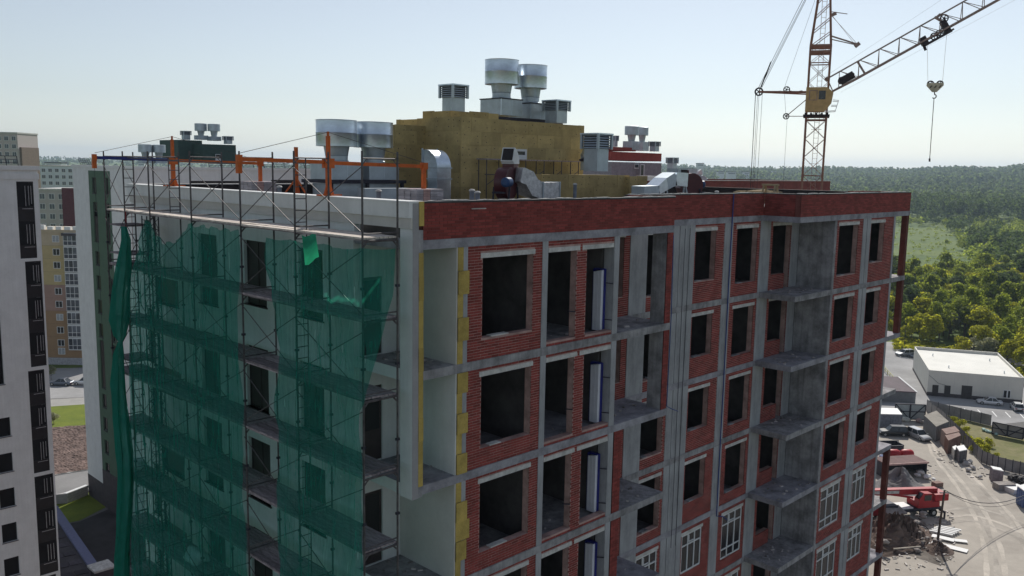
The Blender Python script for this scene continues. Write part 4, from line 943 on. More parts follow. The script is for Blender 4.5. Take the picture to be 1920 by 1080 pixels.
for px, py, s, lab in ((1316, 338, .9, 'far rooftop fan with white hood on the red wing right of the louvred box'), ):
    c = atd(px, py, 92); fan(c[0], c[1], -.75, s, lab, math.radians(150), body=M_GALVM)
fb(1215, 330, 1237, 339, 60, 1.0, M_WHITE, 'rooftop_unit', None); tag(bpy.data.objects['rooftop_unit'], 'small white air handling unit behind the end of the insulated plinth', 'roof unit')
fb(1285, 316, 1307, 336, 95, 2, M_GALVM, 'rooftop_unit', None); tag(bpy.data.objects['rooftop_unit.001'], 'grey roof unit on the far red wing left of the far fan', 'roof unit')
# ------------------------------------------------------------------ finished white block at the left edge
WB = thing('white_block', 'white plastered tower block at the left edge with dark glazed loggias', 'building', (8, 61, G))
YW = 61.
secs_ = [(-.92, -7.15, 8.62, 9.87), (-7.4, -16.2, 8.92, 10.12), (-16.5, -25.3, 8.66, 9.9), (-25.6, -34.4, 8.66, 10.12), (-34.6, G, 8.66, 9.9)]
wrow = [(6.0, 7.13, -20.08-3*i-1.6, -20.08-3*i) for i in range(8)]
wcol = [(5.2, 6.88, -17.3, -10.85), (5.2, 6.6, -8.5, -2.0)]
hol = [(a, b, z1, z0) for z0, z1, a, b in secs_]+wrow+wcol
m = MB(); panel(m, 'y', YW, .3, -8, 10.25, G, .0, hol); m.box(10.0, YW+.3, G, 10.25, 74, 0).box(-8, 73.7, G, 9.99, 74, 0); m.build('wall', M_PLAS, WB)
MB().box(-8.2, YW-.15, .0, 10.4, YW+.5, .33).box(-8.1, YW-.07, -.75, 10.33, YW-.005, -.28).build('cornice', M_PLAS, WB)
MB().box(-8, YW+.51, -.4, 9.99, 73.69, -.2).build('roof', M_ROOF, WB)
fm = mat('loggia_black', (.018, .015, .018), .5); rm = mat('loggia_rail_and_glint', (.42, .42, .44), .4, metal=.3)
for z0, z1, a, b in secs_:
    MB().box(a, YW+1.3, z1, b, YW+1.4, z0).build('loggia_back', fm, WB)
    n = max(1, round((z0-z1)/3.0)); h = (z0-z1)/n
    for i in range(n):
        zb = z1+h*i
        f = MB().box(a, YW+.06, zb, b, YW+1.29, zb+.22).box(a, YW+.03, zb+.22, b, YW+.08, zb+1.05).box(a, YW+.05, zb+1.05, a+.05, YW+.1, zb+h).box(b-.05, YW+.05, zb+1.05, b, YW+.1, zb+h)
        f.box(a+.051, YW+.05, zb+h-.08, b-.051, YW+.1, zb+h-.001); f = f.build('loggia_frame', fm, WB)
        MB().box(a+.05, YW+.07, zb+1.06, b-.05, YW+.08, zb+h-.09).build('pane', M_LOG, f)
        r = MB()
        for k in range(3): x = a+(b-a)*(.5+.17*k)+R.uniform(-.04, .04); r.box(x, YW+.03, zb+1.05+R.uniform(0, .3), x+.035, YW+.06, zb+h-.35)  # pale upright bars imitate reflections on the panes
        r.box(a+.35, YW+.0, zb+.9, b-.1, YW+.029, zb+.94); r.build('reflection_bar_and_rail', rm, f)
for (a, b, z0, z1) in wrow+wcol:
    f = MB().box(a, YW+.18, z0, a+.06, YW+.24, z1).box(b-.06, YW+.18, z0, b, YW+.24, z1).box(a+.06, YW+.18, z0, b-.06, YW+.24, z0+.06).box(a+.06, YW+.18, z1-.06, b-.06, YW+.24, z1).build('window', fm, WB)
    MB().box(a+.06, YW+.2, z0+.06, b-.06, YW+.22, z1-.06).build('pane', M_LOG, f); MB().box(a-.03, YW-.08, z0-.04, b+.06, YW+.2, z0-.002).build('sill', M_PLINTH, f)
def roof_rail(name, p, q, z0, z1, n, label):
    m = MB(); p = np.array(p); q = np.array(q); lean = .35
    off = np.array([-(q-p)[1], (q-p)[0]]); off = off/np.linalg.norm(off)*lean
    for k in range(4):
        t = k/3; m.bar((*(p+off*t), z0+(z1-z0)*t), (*(q+off*t), z0+(z1-z0)*t), .05)
    for i in range(n+1): c = p+(q-p)*i/n; m.bar((*c, z0), (*(c+off), z1), .05)
    tag(m.build(name, M_STEEL), label, 'railing')
roof_rail('roof_railing', (1.5, 62.2), (9.2, 62.2), .28, 1.1, 9, 'dark leaning railing along the roof edge of the left white block')
# ------------------------------------------------------------------ finished white and green wing in the middle distance
GB = thing('green_block', 'white and green plastered wing behind the scaffold with a dark plinth', 'building', (26.5, 82, G))
XG = 26.5; ZP = -40.3+.0
gw = [(93.35, 94.7, -1.15-3.0*i-(1.75 if i else 1.95), -1.15-3.0*i) for i in range(13) if i not in (2, 7, 8)]+[(93.35, 94.7, -9.0, -5.3), (93.35, 94.7, -27.4, -21.3)]
gw2 = [(89.6, 90.5, z0, z1) for _, _, z0, z1 in gw]
m = MB(); panel(m, 'x', XG, .3, 82, 88.9, G, .0); panel(m, 'x', XG, .3, 95.75, 101, ZP-.001, 0); m.box(XG+.31, 82, G, 80, 82.3, -2.6); panel(m, 'y', 82, .3, XG+.31, 80, -2.599, 0, [(33, 40, -1.9, -1.3), (43.5, 47.5, -2.0, -1.15), (50.5, 62.5, -2.6, -.75), (65, 69, -1.9, -1.2)])
m.box(XG+.3, 100.7, G, 80, 101, 0).box(79.7, 82.31, G, 80, 100.69, 0); m.build('wall', M_PLAS, GB)
m = MB(); panel(m, 'x', XG+.02, .28, 88.9, 95.75, ZP+2, -.35, gw+gw2); m.build('green_wall', M_GREENB, GB); MB().box(XG, 88.9, -.349, XG+.3, 95.75, 0).build('wall', M_PLAS, GB)
MB().box(51, 82.1, -2.55, 62, 82.35, -.8).build('green_wall', M_GREENB, GB)
MB().box(XG-.02, 88.9, G, XG+.3, 95.75, ZP+1.99).box(XG-.03, 95.751, G, XG+.3, 101, ZP-.01).build('plinth', M_PLINTH, GB)
MB().box(XG-.12, 81.88, 0, 80.1, 82.4, .3).box(XG-.12, 82.41, 0, XG+.4, 101.1, .3).build('cornice', M_PLAS, GB)
MB().box(XG+.4, 82.4, -.5, 79.7, 100.7, -.3).build('roof', M_ROOF, GB)
for (a, b, z0, z1) in gw+gw2:
    f = MB().box(XG+.16, a, z0, XG+.22, a+.07, z1).box(XG+.16, b-.07, z0, XG+.22, b, z1).box(XG+.16, a+.07, z0, XG+.22, b-.07, z0+.07).box(XG+.16, a+.07, z1-.07, XG+.22, b-.07, z1).box(XG+.16, a+.5, z0+.07, XG+.22, a+.55, z1-.07).build('window', M_PLINTH, GB)
    MB().box(XG+.18, a+.07, z0+.07, XG+.2, b-.07, z1-.07).build('pane', M_WINB if z1-z0 > 3 else M_WIN, f); MB().box(XG-.06, a-.04, z0-.05, XG+.16, b+.04, z0-.002).build('sill', M_PLINTH, f)
for a, b, z0, z1 in ((33, 40, -1.9, -1.3), (43.5, 47.5, -2.0, -1.15), (65, 69, -1.9, -1.2)): MB().box(a, 82.2, z0, b, 82.25, z1).build('roof_opening', M_BLACK, GB)
roof_rail('roof_railing', at(172, 310, 'x', 27.5)[:2], at(152, 310, 'x', 27.5)[:2], .3, 1.05, 5, 'short dark leaning railing on the corner of the green and white wing')
tag_p = at(640, 309, 'y', 83)
roof_rail('roof_railing', (36, 83.2), (74, 83.2), .3, .95, 26, 'long thin railing on the roof edge of the green and white wing')
gp = thing('green_penthouse', 'dark green lift penthouse with vents on the far white and green wing', 'penthouse', atd(390, 280, 124))
fb(334, 262, 380, 303, 122, 6, M_DGREEN, 'clad_wall', gp); fb(380.2, 270, 443, 303, 122, 6, M_DGREEN, 'clad_wall', gp)
w_ = fb(380, 288, 393, 300, 121.8, .1, M_PVC, 'window', gp); fb(381, 289, 392, 299, 121.7, .05, M_WIN, 'pane', w_); w_ = fb(404, 289, 417, 302, 121.8, .1, M_PVC, 'window', gp); fb(405, 290, 416, 297, 121.7, .05, M_WIN, 'pane', w_)
fb(356, 287, 416, 288.5, 121.5, .5, M_WHITE, 'ledge', gp)
pvent(365.5, 388, 232, 245.5, 254, 262, 124, 'left ventilator of the far pair on the dark green penthouse'); pvent(390, 412.5, 233, 246, 256, 264, 124, 'right ventilator of the far pair on the dark green penthouse')
louvre_cap(348.5, 246, 253, 262, 124, 20, 'small far louvred exhaust box at the left on the green penthouse'); louvre_cap(427.5, 256, 263, 270, 124, 20, 'small far louvred exhaust box at the right on the green penthouse')
pvent(260, 285, 271, 285.5, 295, 305, 112, 'left ventilator of the far pair left of the green penthouse'); pvent(285.5, 310, 272, 286, 296, 306, 113, 'right ventilator of the far pair left of the green penthouse')
# ------------------------------------------------------------------ older blocks in the gap: built in local coordinates facing the camera
def facing(name, label, px, D, w, d, h, ztop, turn=0):
    c = ath(px, 400, D); t = thing(name, label, 'building', (0, 0, 0))
    return t, (float(c[0]), float(c[1]), ztop-h), YAW-math.pi/2+turn
def finish(t, loc, rz): t.location = Vector(loc); t.rotation_euler[2] = rz
YB, loc, rz = facing('yellow_block', 'ochre and beige apartment block with white glazed balconies in the left gap', 118, 185, 14, 12, 30, -13.4)
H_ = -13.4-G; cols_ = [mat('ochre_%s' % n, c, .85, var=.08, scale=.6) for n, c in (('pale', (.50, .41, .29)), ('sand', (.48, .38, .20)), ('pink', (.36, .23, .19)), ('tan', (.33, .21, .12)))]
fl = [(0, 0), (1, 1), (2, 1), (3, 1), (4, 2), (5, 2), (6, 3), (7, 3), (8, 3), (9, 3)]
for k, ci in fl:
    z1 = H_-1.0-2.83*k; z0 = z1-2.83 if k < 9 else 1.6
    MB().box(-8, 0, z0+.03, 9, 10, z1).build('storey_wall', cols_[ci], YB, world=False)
    MB().box(-8, -.02, z0+.03, -4.9, -.001, z1).build('pale_strip', cols_[0], YB, world=False)
    MB().box(-8, .04, z0, 9, 9.9, z0+.03).build('joint', M_PLINTH, YB, world=False)
    f = MB(); x0 = -2.6; zw = z0+.75
    f.box(x0, -.06, zw, x0+.09, .02, zw+1.45).box(x0+1.41, -.06, zw, x0+1.5, .02, zw+1.45).box(x0+.09, -.06, zw, x0+1.41, .02, zw+.09).box(x0+.09, -.06, zw+1.36, x0+1.41, .02, zw+1.45).box(x0+.72, -.06, zw+.09, x0+.8, .02, zw+1.36)
    f = f.build('window', M_PVC, YB, world=False); MB().box(x0+.09, -.03, zw+.09, x0+1.41, -.02, zw+1.36).build('pane', M_WIN if k % 3 else mat('curtained_pane', (.35, .37, .4), .3), f, world=False)
    if k < 9:
        b = MB().box(.2, -.95, z0+.1, 4.9, -.01, z1-.02); b = b.build('balcony', M_PVC, YB, world=False); p = MB()
        for i in range(5):
            MB().box(.32+i*.92, -1.0, z0+1.2, 1.10+i*.92, -.951, z1-.25).build('pane', mat('balcony_glass', (.10, .11, .13), .15, var=.5, scale=.6, island=.6, spec=.6), b, world=False)
            MB().box(.32+i*.92, -1.0, z0+.3, 1.10+i*.92, -.951, z0+1.08).build('balcony_panel', mat('balcony_panel_dark', (.07, .075, .09), .4), b, world=False)
MB().box(-8.2, -.25, H_-1, 9.2, 10.1, H_-.4).build('roof_slab', cols_[0], YB, world=False); MB().box(-8, -.1, 0, 9, 10, 1.6).build('plinth', mat('plinth_pale', (.38, .38, .42), .85), YB, world=False)
MB().box(-.1, -1.1, H_-1.6, 5.3, -.26, H_-1.05).build('balcony_roof', M_PLINTH, YB, world=False)
r = MB()
for i in range(9): r.box(-7+i*1.8, -.3, H_-.39, -7+i*1.8+R.uniform(.9, 1.5), .5, H_+R.uniform(.2, .6))
r.box(4.6, .6, H_-.39, 5.2, 1.2, H_+1.4).build('roof_blocks', M_WHITE, YB, world=False); finish(YB, loc, rz)
def plain_block(label, px0, px1, pytop, D, wallc, rows, colsn, floor, winc, extra=None, turn=0, name='apartment_tower'):
    ztop = float(ath((px0+px1)/2, pytop, D)[2]); w = (px1-px0)*D/FPX
    t, loc, rz = facing(name, label, (px0+px1)/2, D, w, 14, ztop-G, ztop, turn); H = ztop-G
    MB().box(-w/2, 0, 0, w/2, 14, H).build('wall', wallc, t, world=False); MB().box(-w/2-.2, -.2, H+.001, w/2+.2, 14.2, H+.5).build('roof', M_LINT, t, world=False)
    for r_ in range(rows):
        for c in range(colsn):
            x = -w/2+w*(c+.5)/colsn; z = H-1.0-floor*r_; ww = w/colsn*.3
            f = MB().box(x-ww, -.08, z-1.7, x+ww, .1, z).build('window', M_PVC, t, world=False); MB().box(x-ww+.12, -.11, z-1.58, x-.05, -.081, z-.12).box(x+.05, -.11, z-1.58, x+ww-.12, -.081, z-.12).build('pane', winc, f, world=False)
    if extra: extra(t, w, H)
    finish(t, loc, rz); return t
gwin = mat('far_glass', (.12, .13, .15), .25, var=.4, scale=.3)
def ex1(t, w, H): MB().box(w/2-1.9*2, -.5, 0, w/2, -.01, H+.8).build('maroon_bay', mat('maroon_render', (.12, .03, .04), .8), t, world=False)
plain_block('grey beige block with a maroon bay just above the ochre roof', 72, 143, 357, 262, mat('grey_beige', (.47, .43, .42), .85, var=.12, scale=.15), 5, 4, 3.0, gwin, ex1)
plain_block('pale bluish apartment block far back between the two white blocks', 80, 142, 312, 400, mat('pale_grey_render', (.60, .64, .70), .85, var=.1, scale=.1), 6, 5, 2.9, gwin)
def ex2(t, w, H):
    MB().box(-w/2, -.3, H-4, w/2-9.5, -.01, H-1.5).build('purple_band', mat('purple_band', (.10, .02, .07), .8), t, world=False); MB().box(w/2+.01, 1, 0, w/2+.8, 13, H-5).build('balcony_stack', mat('brown_side', (.20, .15, .12), .85), t, world=False)
plain_block('grey high rise with a purple top band behind the left white block', -28, 41, 250, 330, mat('mauve_grey', (.50, .44, .43), .85), 10, 5, 2.9, gwin, ex2, name='high_rise')
# scattered far houses on the skyline right of the red penthouse
for i, (px, yt, yb, w, D) in enumerate([(1313, 307, 325, 12, 1500), (1290, 317, 328, 22, 1200), (1352, 322, 328, 12, 1600), (1372, 323, 329, 16, 1500), (1400, 323, 328, 10, 1700), (1452, 321, 326, 9, 2200), (100, 306, 322, 30, 900), (55, 304, 320, 18, 1000), (265, 306, 315, 12, 1500)]):
    c = ath(px, yb, D); wz = w*D/FPX/2; zt_ = float(ath(px, yt, D)[2]); t = thing('distant_house', 'hazy pale house on the far skyline', 'house', (0, 0, 0), 'hazy houses on the skyline')
    MB().box(-wz, 0, 0, wz, 12, zt_-G).build('wall', M_PLAS, t, world=False); MB().box(-wz-.5, -.5, zt_-G+.01, wz+.5, 12.5, zt_-G+1.2).build('roof', M_ROOF, t, world=False)
    b = MB(); b.box(-wz*.8, -.2, zt_-G-3, wz*.8, -.01, zt_-G-1.5).build('window_band', gwin, t, world=False); finish(t, (float(c[0]), float(c[1]), G), YAW-math.pi/2)
# ------------------------------------------------------------------ ground, roads, yard
def gpt(px, py, z=G): return at(px, py, 'z', z)
def hill(D, az):
    """terrain rise at distance D (m) and azimuth az (rad, to the right of the view heading)"""
    t = math.tan(max(-1.2, min(1.2, az))); px = 960+FPX*t
    g = np.interp(px, [-400, 0, 900, 1340, 1500, 1690, 1760, 1850, 1920, 2400], [43, 44, 40, 30, 31, 33, 45, 41, 52, 70])
    D1 = 3000 if px > 1000 else 4500
    s = max(0., min(1., (D-880)/(D1-880))); s = s*s*(3-2*s)
    return g*s+(3*math.sin(D*.004+az*9)+2.5*math.sin(D*.0023-az*31))*s
mg = MB(); rings = [0.1, 40, 90, 150, 220, 300, 420, 560, 700, 860, 1000, 1200, 1450, 1700, 2000, 2300, 2600, 2900, 3200, 3600, 4200, 5000, 6500, 9000]; NA = 180
vs = []; fs = []
for D in rings:
    for j in range(NA):
        a = 2*math.pi*j/NA; h = hill(D, a if a < math.pi else a-2*math.pi)
        th = YAW-a; vs.append((CAMP[0]+D*math.cos(th), CAMP[1]+D*math.sin(th), G-.02+h))
for i in range(len(rings)-1):
    for j in range(NA): fs.append((i*NA+j, (i+1)*NA+j, (i+1)*NA+(j+1) % NA, i*NA+(j+1) % NA))
g_grass = mat('meadow_ground', (.13, .175, .03), .95, var=.4, scale=.02, col2=(.06, .11, .018), fine=.4)
mg.add(vs, fs).build('ground', g_grass, kind='structure', smooth='all')
_sg = MB(); _n = 96
_sg.add([(CAMP[0]+205*math.cos(2*math.pi*i/_n), CAMP[1]+205*math.sin(2*math.pi*i/_n), G-.008) for i in range(_n)], [tuple(range(_n))]).build('site_ground', mat('site_ground', (.20, .19, .185), .95, var=.3, scale=.05, col2=(.13, .125, .12), fine=.2), kind='structure')
def flat(name, pxs, dz, m, kind='structure'):
    pts = [gpt(*p)[:2] for p in pxs]; z = G+dz
    return MB().add([(p[0], p[1], z) for p in pts], [tuple(range(len(pts)))]).build(name, m, kind=kind)
dirt = mat('yard_dirt', (.47, .43, .375), .95, var=.25, scale=.09, col2=(.34, .305, .265), fine=.15, bump=.3)
asph = mat('pale_asphalt', (.34, .335, .335), .92, var=.18, scale=.12, fine=.12, bump=.1)
flat('yard', [(1480, 690), (1660, 735), (1676, 770), (1737, 768), (1765, 790), (1800, 832), (1822, 844), (1842, 866), (1920, 886), (2300, 930), (2300, 1700), (200, 2600), (150, 1200), (900, 1000)], .004, dirt)
flat('parking_lot', [(1500, 640), (1690, 641), (1795, 653), (1920, 674), (2200, 715), (2200, 830), (1920, 791), (1860, 797), (1737, 769), (1676, 772), (1480, 720)], .010, asph)
flat('gravel_patch', [(1700, 640), (1790, 651), (1850, 660), (1920, 672), (1920, 686), (1800, 665), (1700, 652)], .016, mat('gravel', (.33, .31, .29), .95, var=.3, scale=.4, fine=.2))
dryg = mat('dry_grass', (.26, .225, .12), .95, var=.4, scale=.16, col2=(.13, .145, .04), fine=.3)
flat('weedy_ground', [(1745, 771), (1858, 799), (1920, 823), (2200, 860), (2200, 915), (1920, 882), (1842, 862), (1822, 840), (1785, 802)], .014, dryg)
flat('dark_wet_patch', [(1640, 985), (1700, 985), (1760, 1010), (1790, 1045), (1760, 1060), (1700, 1040), (1640, 1045)], .012, mat('damp_soil', (.16, .14, .12), .95, var=.4, scale=.3, fine=.2))
lawn = mat('lawn', (.18, .215, .025), .95, var=.3, scale=.3, col2=(.115, .155, .02), fine=.3)
flat('dark_lane', [(40, 690), (220, 690), (220, 742), (40, 750)], .006, asph)
flat('footpath', [(40, 752), (220, 742), (220, 754), (40, 766)], .010, mat('paving_pale', (.36, .35, .33), .9, var=.1, scale=.5))
flat('lawn', [(40, 766), (220, 754), (220, 796), (40, 808)], .014, lawn)
flat('road', [(0, 905), (230, 868), (230, 905), (0, 946)], .012, mat('road_asphalt', (.24, .235, .235), .92, var=.12, scale=.2, fine=.1))
flat('lawn', [(80, 948), (230, 900), (230, 935), (150, 976), (80, 990)], .016, lawn)
flat('courtyard', [(80, 992), (150, 978), (260, 930), (300, 1250), (80, 1250)], .012, mat('courtyard_shade', (.055, .05, .052), .9, var=.3, scale=.4))  # near-black ground colour carries the shadow of the blocks
bed = []
a0, a1, b0, b1 = gpt(40, 806), gpt(225, 794), gpt(40, 902), gpt(225, 872); n1, n2 = 90, 60; vs = []; fs = []
for i in range(n1+1):
    for j in range(n2+1):
        p = (a0*(1-j/n2)+a1*j/n2)*(1-i/n1)+(b0*(1-j/n2)+b1*j/n2)*i/n1; vs.append((p[0], p[1], G+.03+.12*abs(math.sin(i*.9+.4*math.sin(j*.5)))+R.uniform(0, .12)))
for i in range(n1):
    for j in range(n2): k = i*(n2+1)+j; fs.append((k, k+1, k+n2+2, k+n2+1))
MB().add(vs, fs).build('ploughed_soil', mat('bare_soil', (.17, .12, .105), .95, var=.4, scale=.6, fine=.3), kind='structure')
for k, (p, q) in enumerate((((30, 904), (230, 870)), ((60, 938), (222, 906)))):
    A, B_ = gpt(*p), gpt(*q); tag(MB().bar((A[0], A[1], G+.07), (B_[0], B_[1], G+.07), .2, .16).build('kerb', M_LINT), ('pale kerb between the bare soil bed and the road', 'pale kerb between the road and the small lawn')[k], 'kerb', kind='structure')
trk = mat('wheel_track', (.50, .455, .395), .95, var=.2, scale=.25, fine=.2); trd = mat('damp_track', (.40, .365, .32), .95, var=.25, scale=.25, fine=.25)
def track(pxs, w, dz, m):
    P = [gpt(*p)[:2] for p in pxs]; Q = []
    for i in range(len(P)-1):
        for t in range(8): Q.append(P[i]*(1-t/8)+P[i+1]*t/8)
    for _ in range(6): Q = [Q[0]]+[(Q[i-1]+2*Q[i]+Q[i+1])/4 for i in range(1, len(Q)-1)]+[Q[-1]]
    vs = []; fs = []
    for i, q in enumerate(Q):
        d = Q[min(i+1, len(Q)-1)]-Q[max(i-1, 0)]; n = np.array([-d[1], d[0]])/np.linalg.norm(d)*(w/2)*(1+.25*math.sin(i*1.7)); vs += [(*(q-n), G+dz), (*(q+n), G+dz)]
    fs = [(2*i, 2*i+2, 2*i+3, 2*i+1) for i in range(len(Q)-1)]; MB().add(vs, fs).build('wheel_track', m, kind='structure')
for o_, m_ in ((0, trk), (9, trd), (16, trk), (40, trd), (47, trk)): track([(1735+o_*.3, 800+o_*.1), (1745+o_*.6, 850), (1790+o_, 905), (1830+o_*1.5, 970), (1850+o_*2, 1040), (1850+o_*2.5, 1150)], .55, .016+.001*o_/9, m_)
for o_, m_ in ((0, trd), (14, trk), (24, trd)): track([(1760, 960+o_), (1820, 950+o_), (1880, 965+o_*1.2), (1960, 1000+o_*1.5)], .6, .022+.001*o_/14, m_)
# parking bay lines
for x0, y0, x1, y1 in ((1755, 761, 1761, 769), (1781, 764, 1791, 775.5), (1808, 766, 1817, 776.5), (1833, 768, 1842, 778), (1860, 771, 1869, 781), (1885, 772.5, 1895, 783), (1911, 774.5, 1921, 785)):
    A, B_ = gpt(x0, y0), gpt(x1, y1); d = np.array([-(B_-A)[1], (B_-A)[0]]); d = d/np.linalg.norm(d)*.09
    MB().add([(A[0]-d[0], A[1]-d[1], G+.016), (B_[0]-d[0], B_[1]-d[1], G+.016), (B_[0]+d[0], B_[1]+d[1], G+.016), (A[0]+d[0], A[1]+d[1], G+.016)], [(0, 1, 2, 3)]).build('parking_line', M_WHITE, kind='structure')
def quadbox(mb, p0, p1, d, z0, z1, mi=0):
    """box standing on the front edge p0-p1, running d metres away from the camera"""
    p0 = np.array(p0[:2]); p1 = np.array(p1[:2]); e = p1-p0; n = np.array([-e[1], e[0]])/np.linalg.norm(e)*d
    P = [p0, p1, p1+n, p0+n]; return mb.prism([tuple(p) for p in P], z0, z1, mi)
def lerp(a, b, t): return np.array(a[:2])*(1-t)+np.array(b[:2])*t
# ------------------------------------------------------------------ white warehouse
WH = thing('warehouse', 'long white flat roofed warehouse with dark doors and a parking strip in front', 'warehouse', (168.2, 43.6, G))
fl_, fr2 = np.array([168.2, 43.5]), np.array([175.7, 28.2]); e = (fr2-fl_)/np.linalg.norm(fr2-fl_); nb = np.array([-e[1], e[0]]); Wd_, Dp = np.linalg.norm(fr2-fl_), 24.8
def wp_(u, v): return tuple(fl_+e*u+nb*v)
m = MB()
m.prism([wp_(0, 0), wp_(Wd_, 0), wp_(Wd_, .25), wp_(0, .25)], G, G+5.25).prism([wp_(0, Dp-.25), wp_(Wd_, Dp-.25), wp_(Wd_, Dp), wp_(0, Dp)], G, G+5.4)
m.prism([wp_(0, .25), wp_(.25, .25), wp_(.25, Dp-.25), wp_(0, Dp-.25)], G, G+5.3).prism([wp_(Wd_-.25, .25), wp_(Wd_, .25), wp_(Wd_, Dp-.25), wp_(Wd_-.25, Dp-.25)], G, G+5.3)
m.build('wall', mat('warehouse_panel', (.66, .64, .58), .6, var=.05, scale=.4), WH)
MB().prism([wp_(.25, .25), wp_(Wd_-.25, .25), wp_(Wd_-.25, Dp-.25), wp_(.25, Dp-.25)], G+4.5, G+4.8).build('roof', mat('warehouse_roof', (.72, .71, .66), .7, var=.07, scale=.25, fine=.05), WH)
m = MB(); m.prism([wp_(-.03, -.04), wp_(Wd_+.03, -.04), wp_(Wd_+.03, -.003), wp_(-.03, -.003)], G, G+.75).prism([wp_(-.05, 0), wp_(-.003, 0), wp_(-.003, Dp), wp_(-.05, Dp)], G, G+.5); m.build('plinth', M_PLINTH, WH)
for u, w_, z0, z1 in ((.9, 1.1, 0, 2.3), (3.1, 1.1, 0, 2.4), (6.2, 1.9, 0, 2.7)): MB().prism([wp_(u, -.08), wp_(u+w_, -.08), wp_(u+w_, -.042), wp_(u, -.042)], G+z0+.02, G+z1).build('door', mat('dark_door', (.045, .04, .04), .6), WH)
w_ = MB().prism([wp_(13.6, -.06), wp_(14.9, -.06), wp_(14.9, -.004), wp_(13.6, -.004)], G+.9, G+2.5).build('window', M_PVC, WH); MB().prism([wp_(13.7, -.09), wp_(14.2, -.09), wp_(14.2, -.062), wp_(13.7, -.062)], G+1., G+2.4).prism([wp_(14.45, -.09), wp_(14.8, -.09), wp_(14.8, -.062), wp_(14.45, -.062)], G+1., G+2.4).build('pane', M_WIN, w_)
for u in [2.4*i for i in range(1, 8)]: MB().prism([wp_(u-.015, -.012), wp_(u+.015, -.012), wp_(u+.015, -.001), wp_(u-.015, -.001)], G+.76, G+5.2).build('panel_joint', M_LINT, WH)
for v in [2.6*i for i in range(1, 9)]: MB().prism([wp_(-.012, v-.02), wp_(-.001, v-.02), wp_(-.001, v+.02), wp_(-.012, v+.02)], G+.6, G+5.2).build('panel_joint', M_LINT, WH)
for u, v in ((3, 18), (4.5, 6), (14, 17), (14.5, 5)): c = wp_(u, v); MB().tube((*c, G+4.8), (*c, G+5.35), .1, 8).build('roof_vent', M_GALVM, WH)
MB().path([(*wp_(.1, -.05), G+4.2), (*wp_(.9, -.1), G+3.6), (*wp_(1.9, -.1), G+2.7), (*wp_(3.2, -.1), G+2.45)], .03, 5).build('wall_cable', M_STEEL, WH)
# lamp post and kerbed island beyond the warehouse
c = gpt(1695, 656); t = thing('lamp_post', 'tall thin lamp post on a kerbed island beside the parked silver car', 'lamp post', c)
MB().tube((*c[:2], G), (*c[:2], G+8.2), .09, 8, .05).build('post', M_STEEL, t); MB().bar((*c[:2], G+8.15), (c[0]-1.2, c[1]-.3, G+8.5), .12, .08).build('lamp_head', M_STEEL, t)
pts = [gpt(*p) for p in ((1679, 664), (1683, 658), (1695, 656), (1709, 659), (1719, 668), (1714, 674), (1690, 671))]
MB().path([(p[0], p[1], G+.08) for p in pts+[pts[0]]], .14, 5).build('kerb', M_LINT, kind='structure')
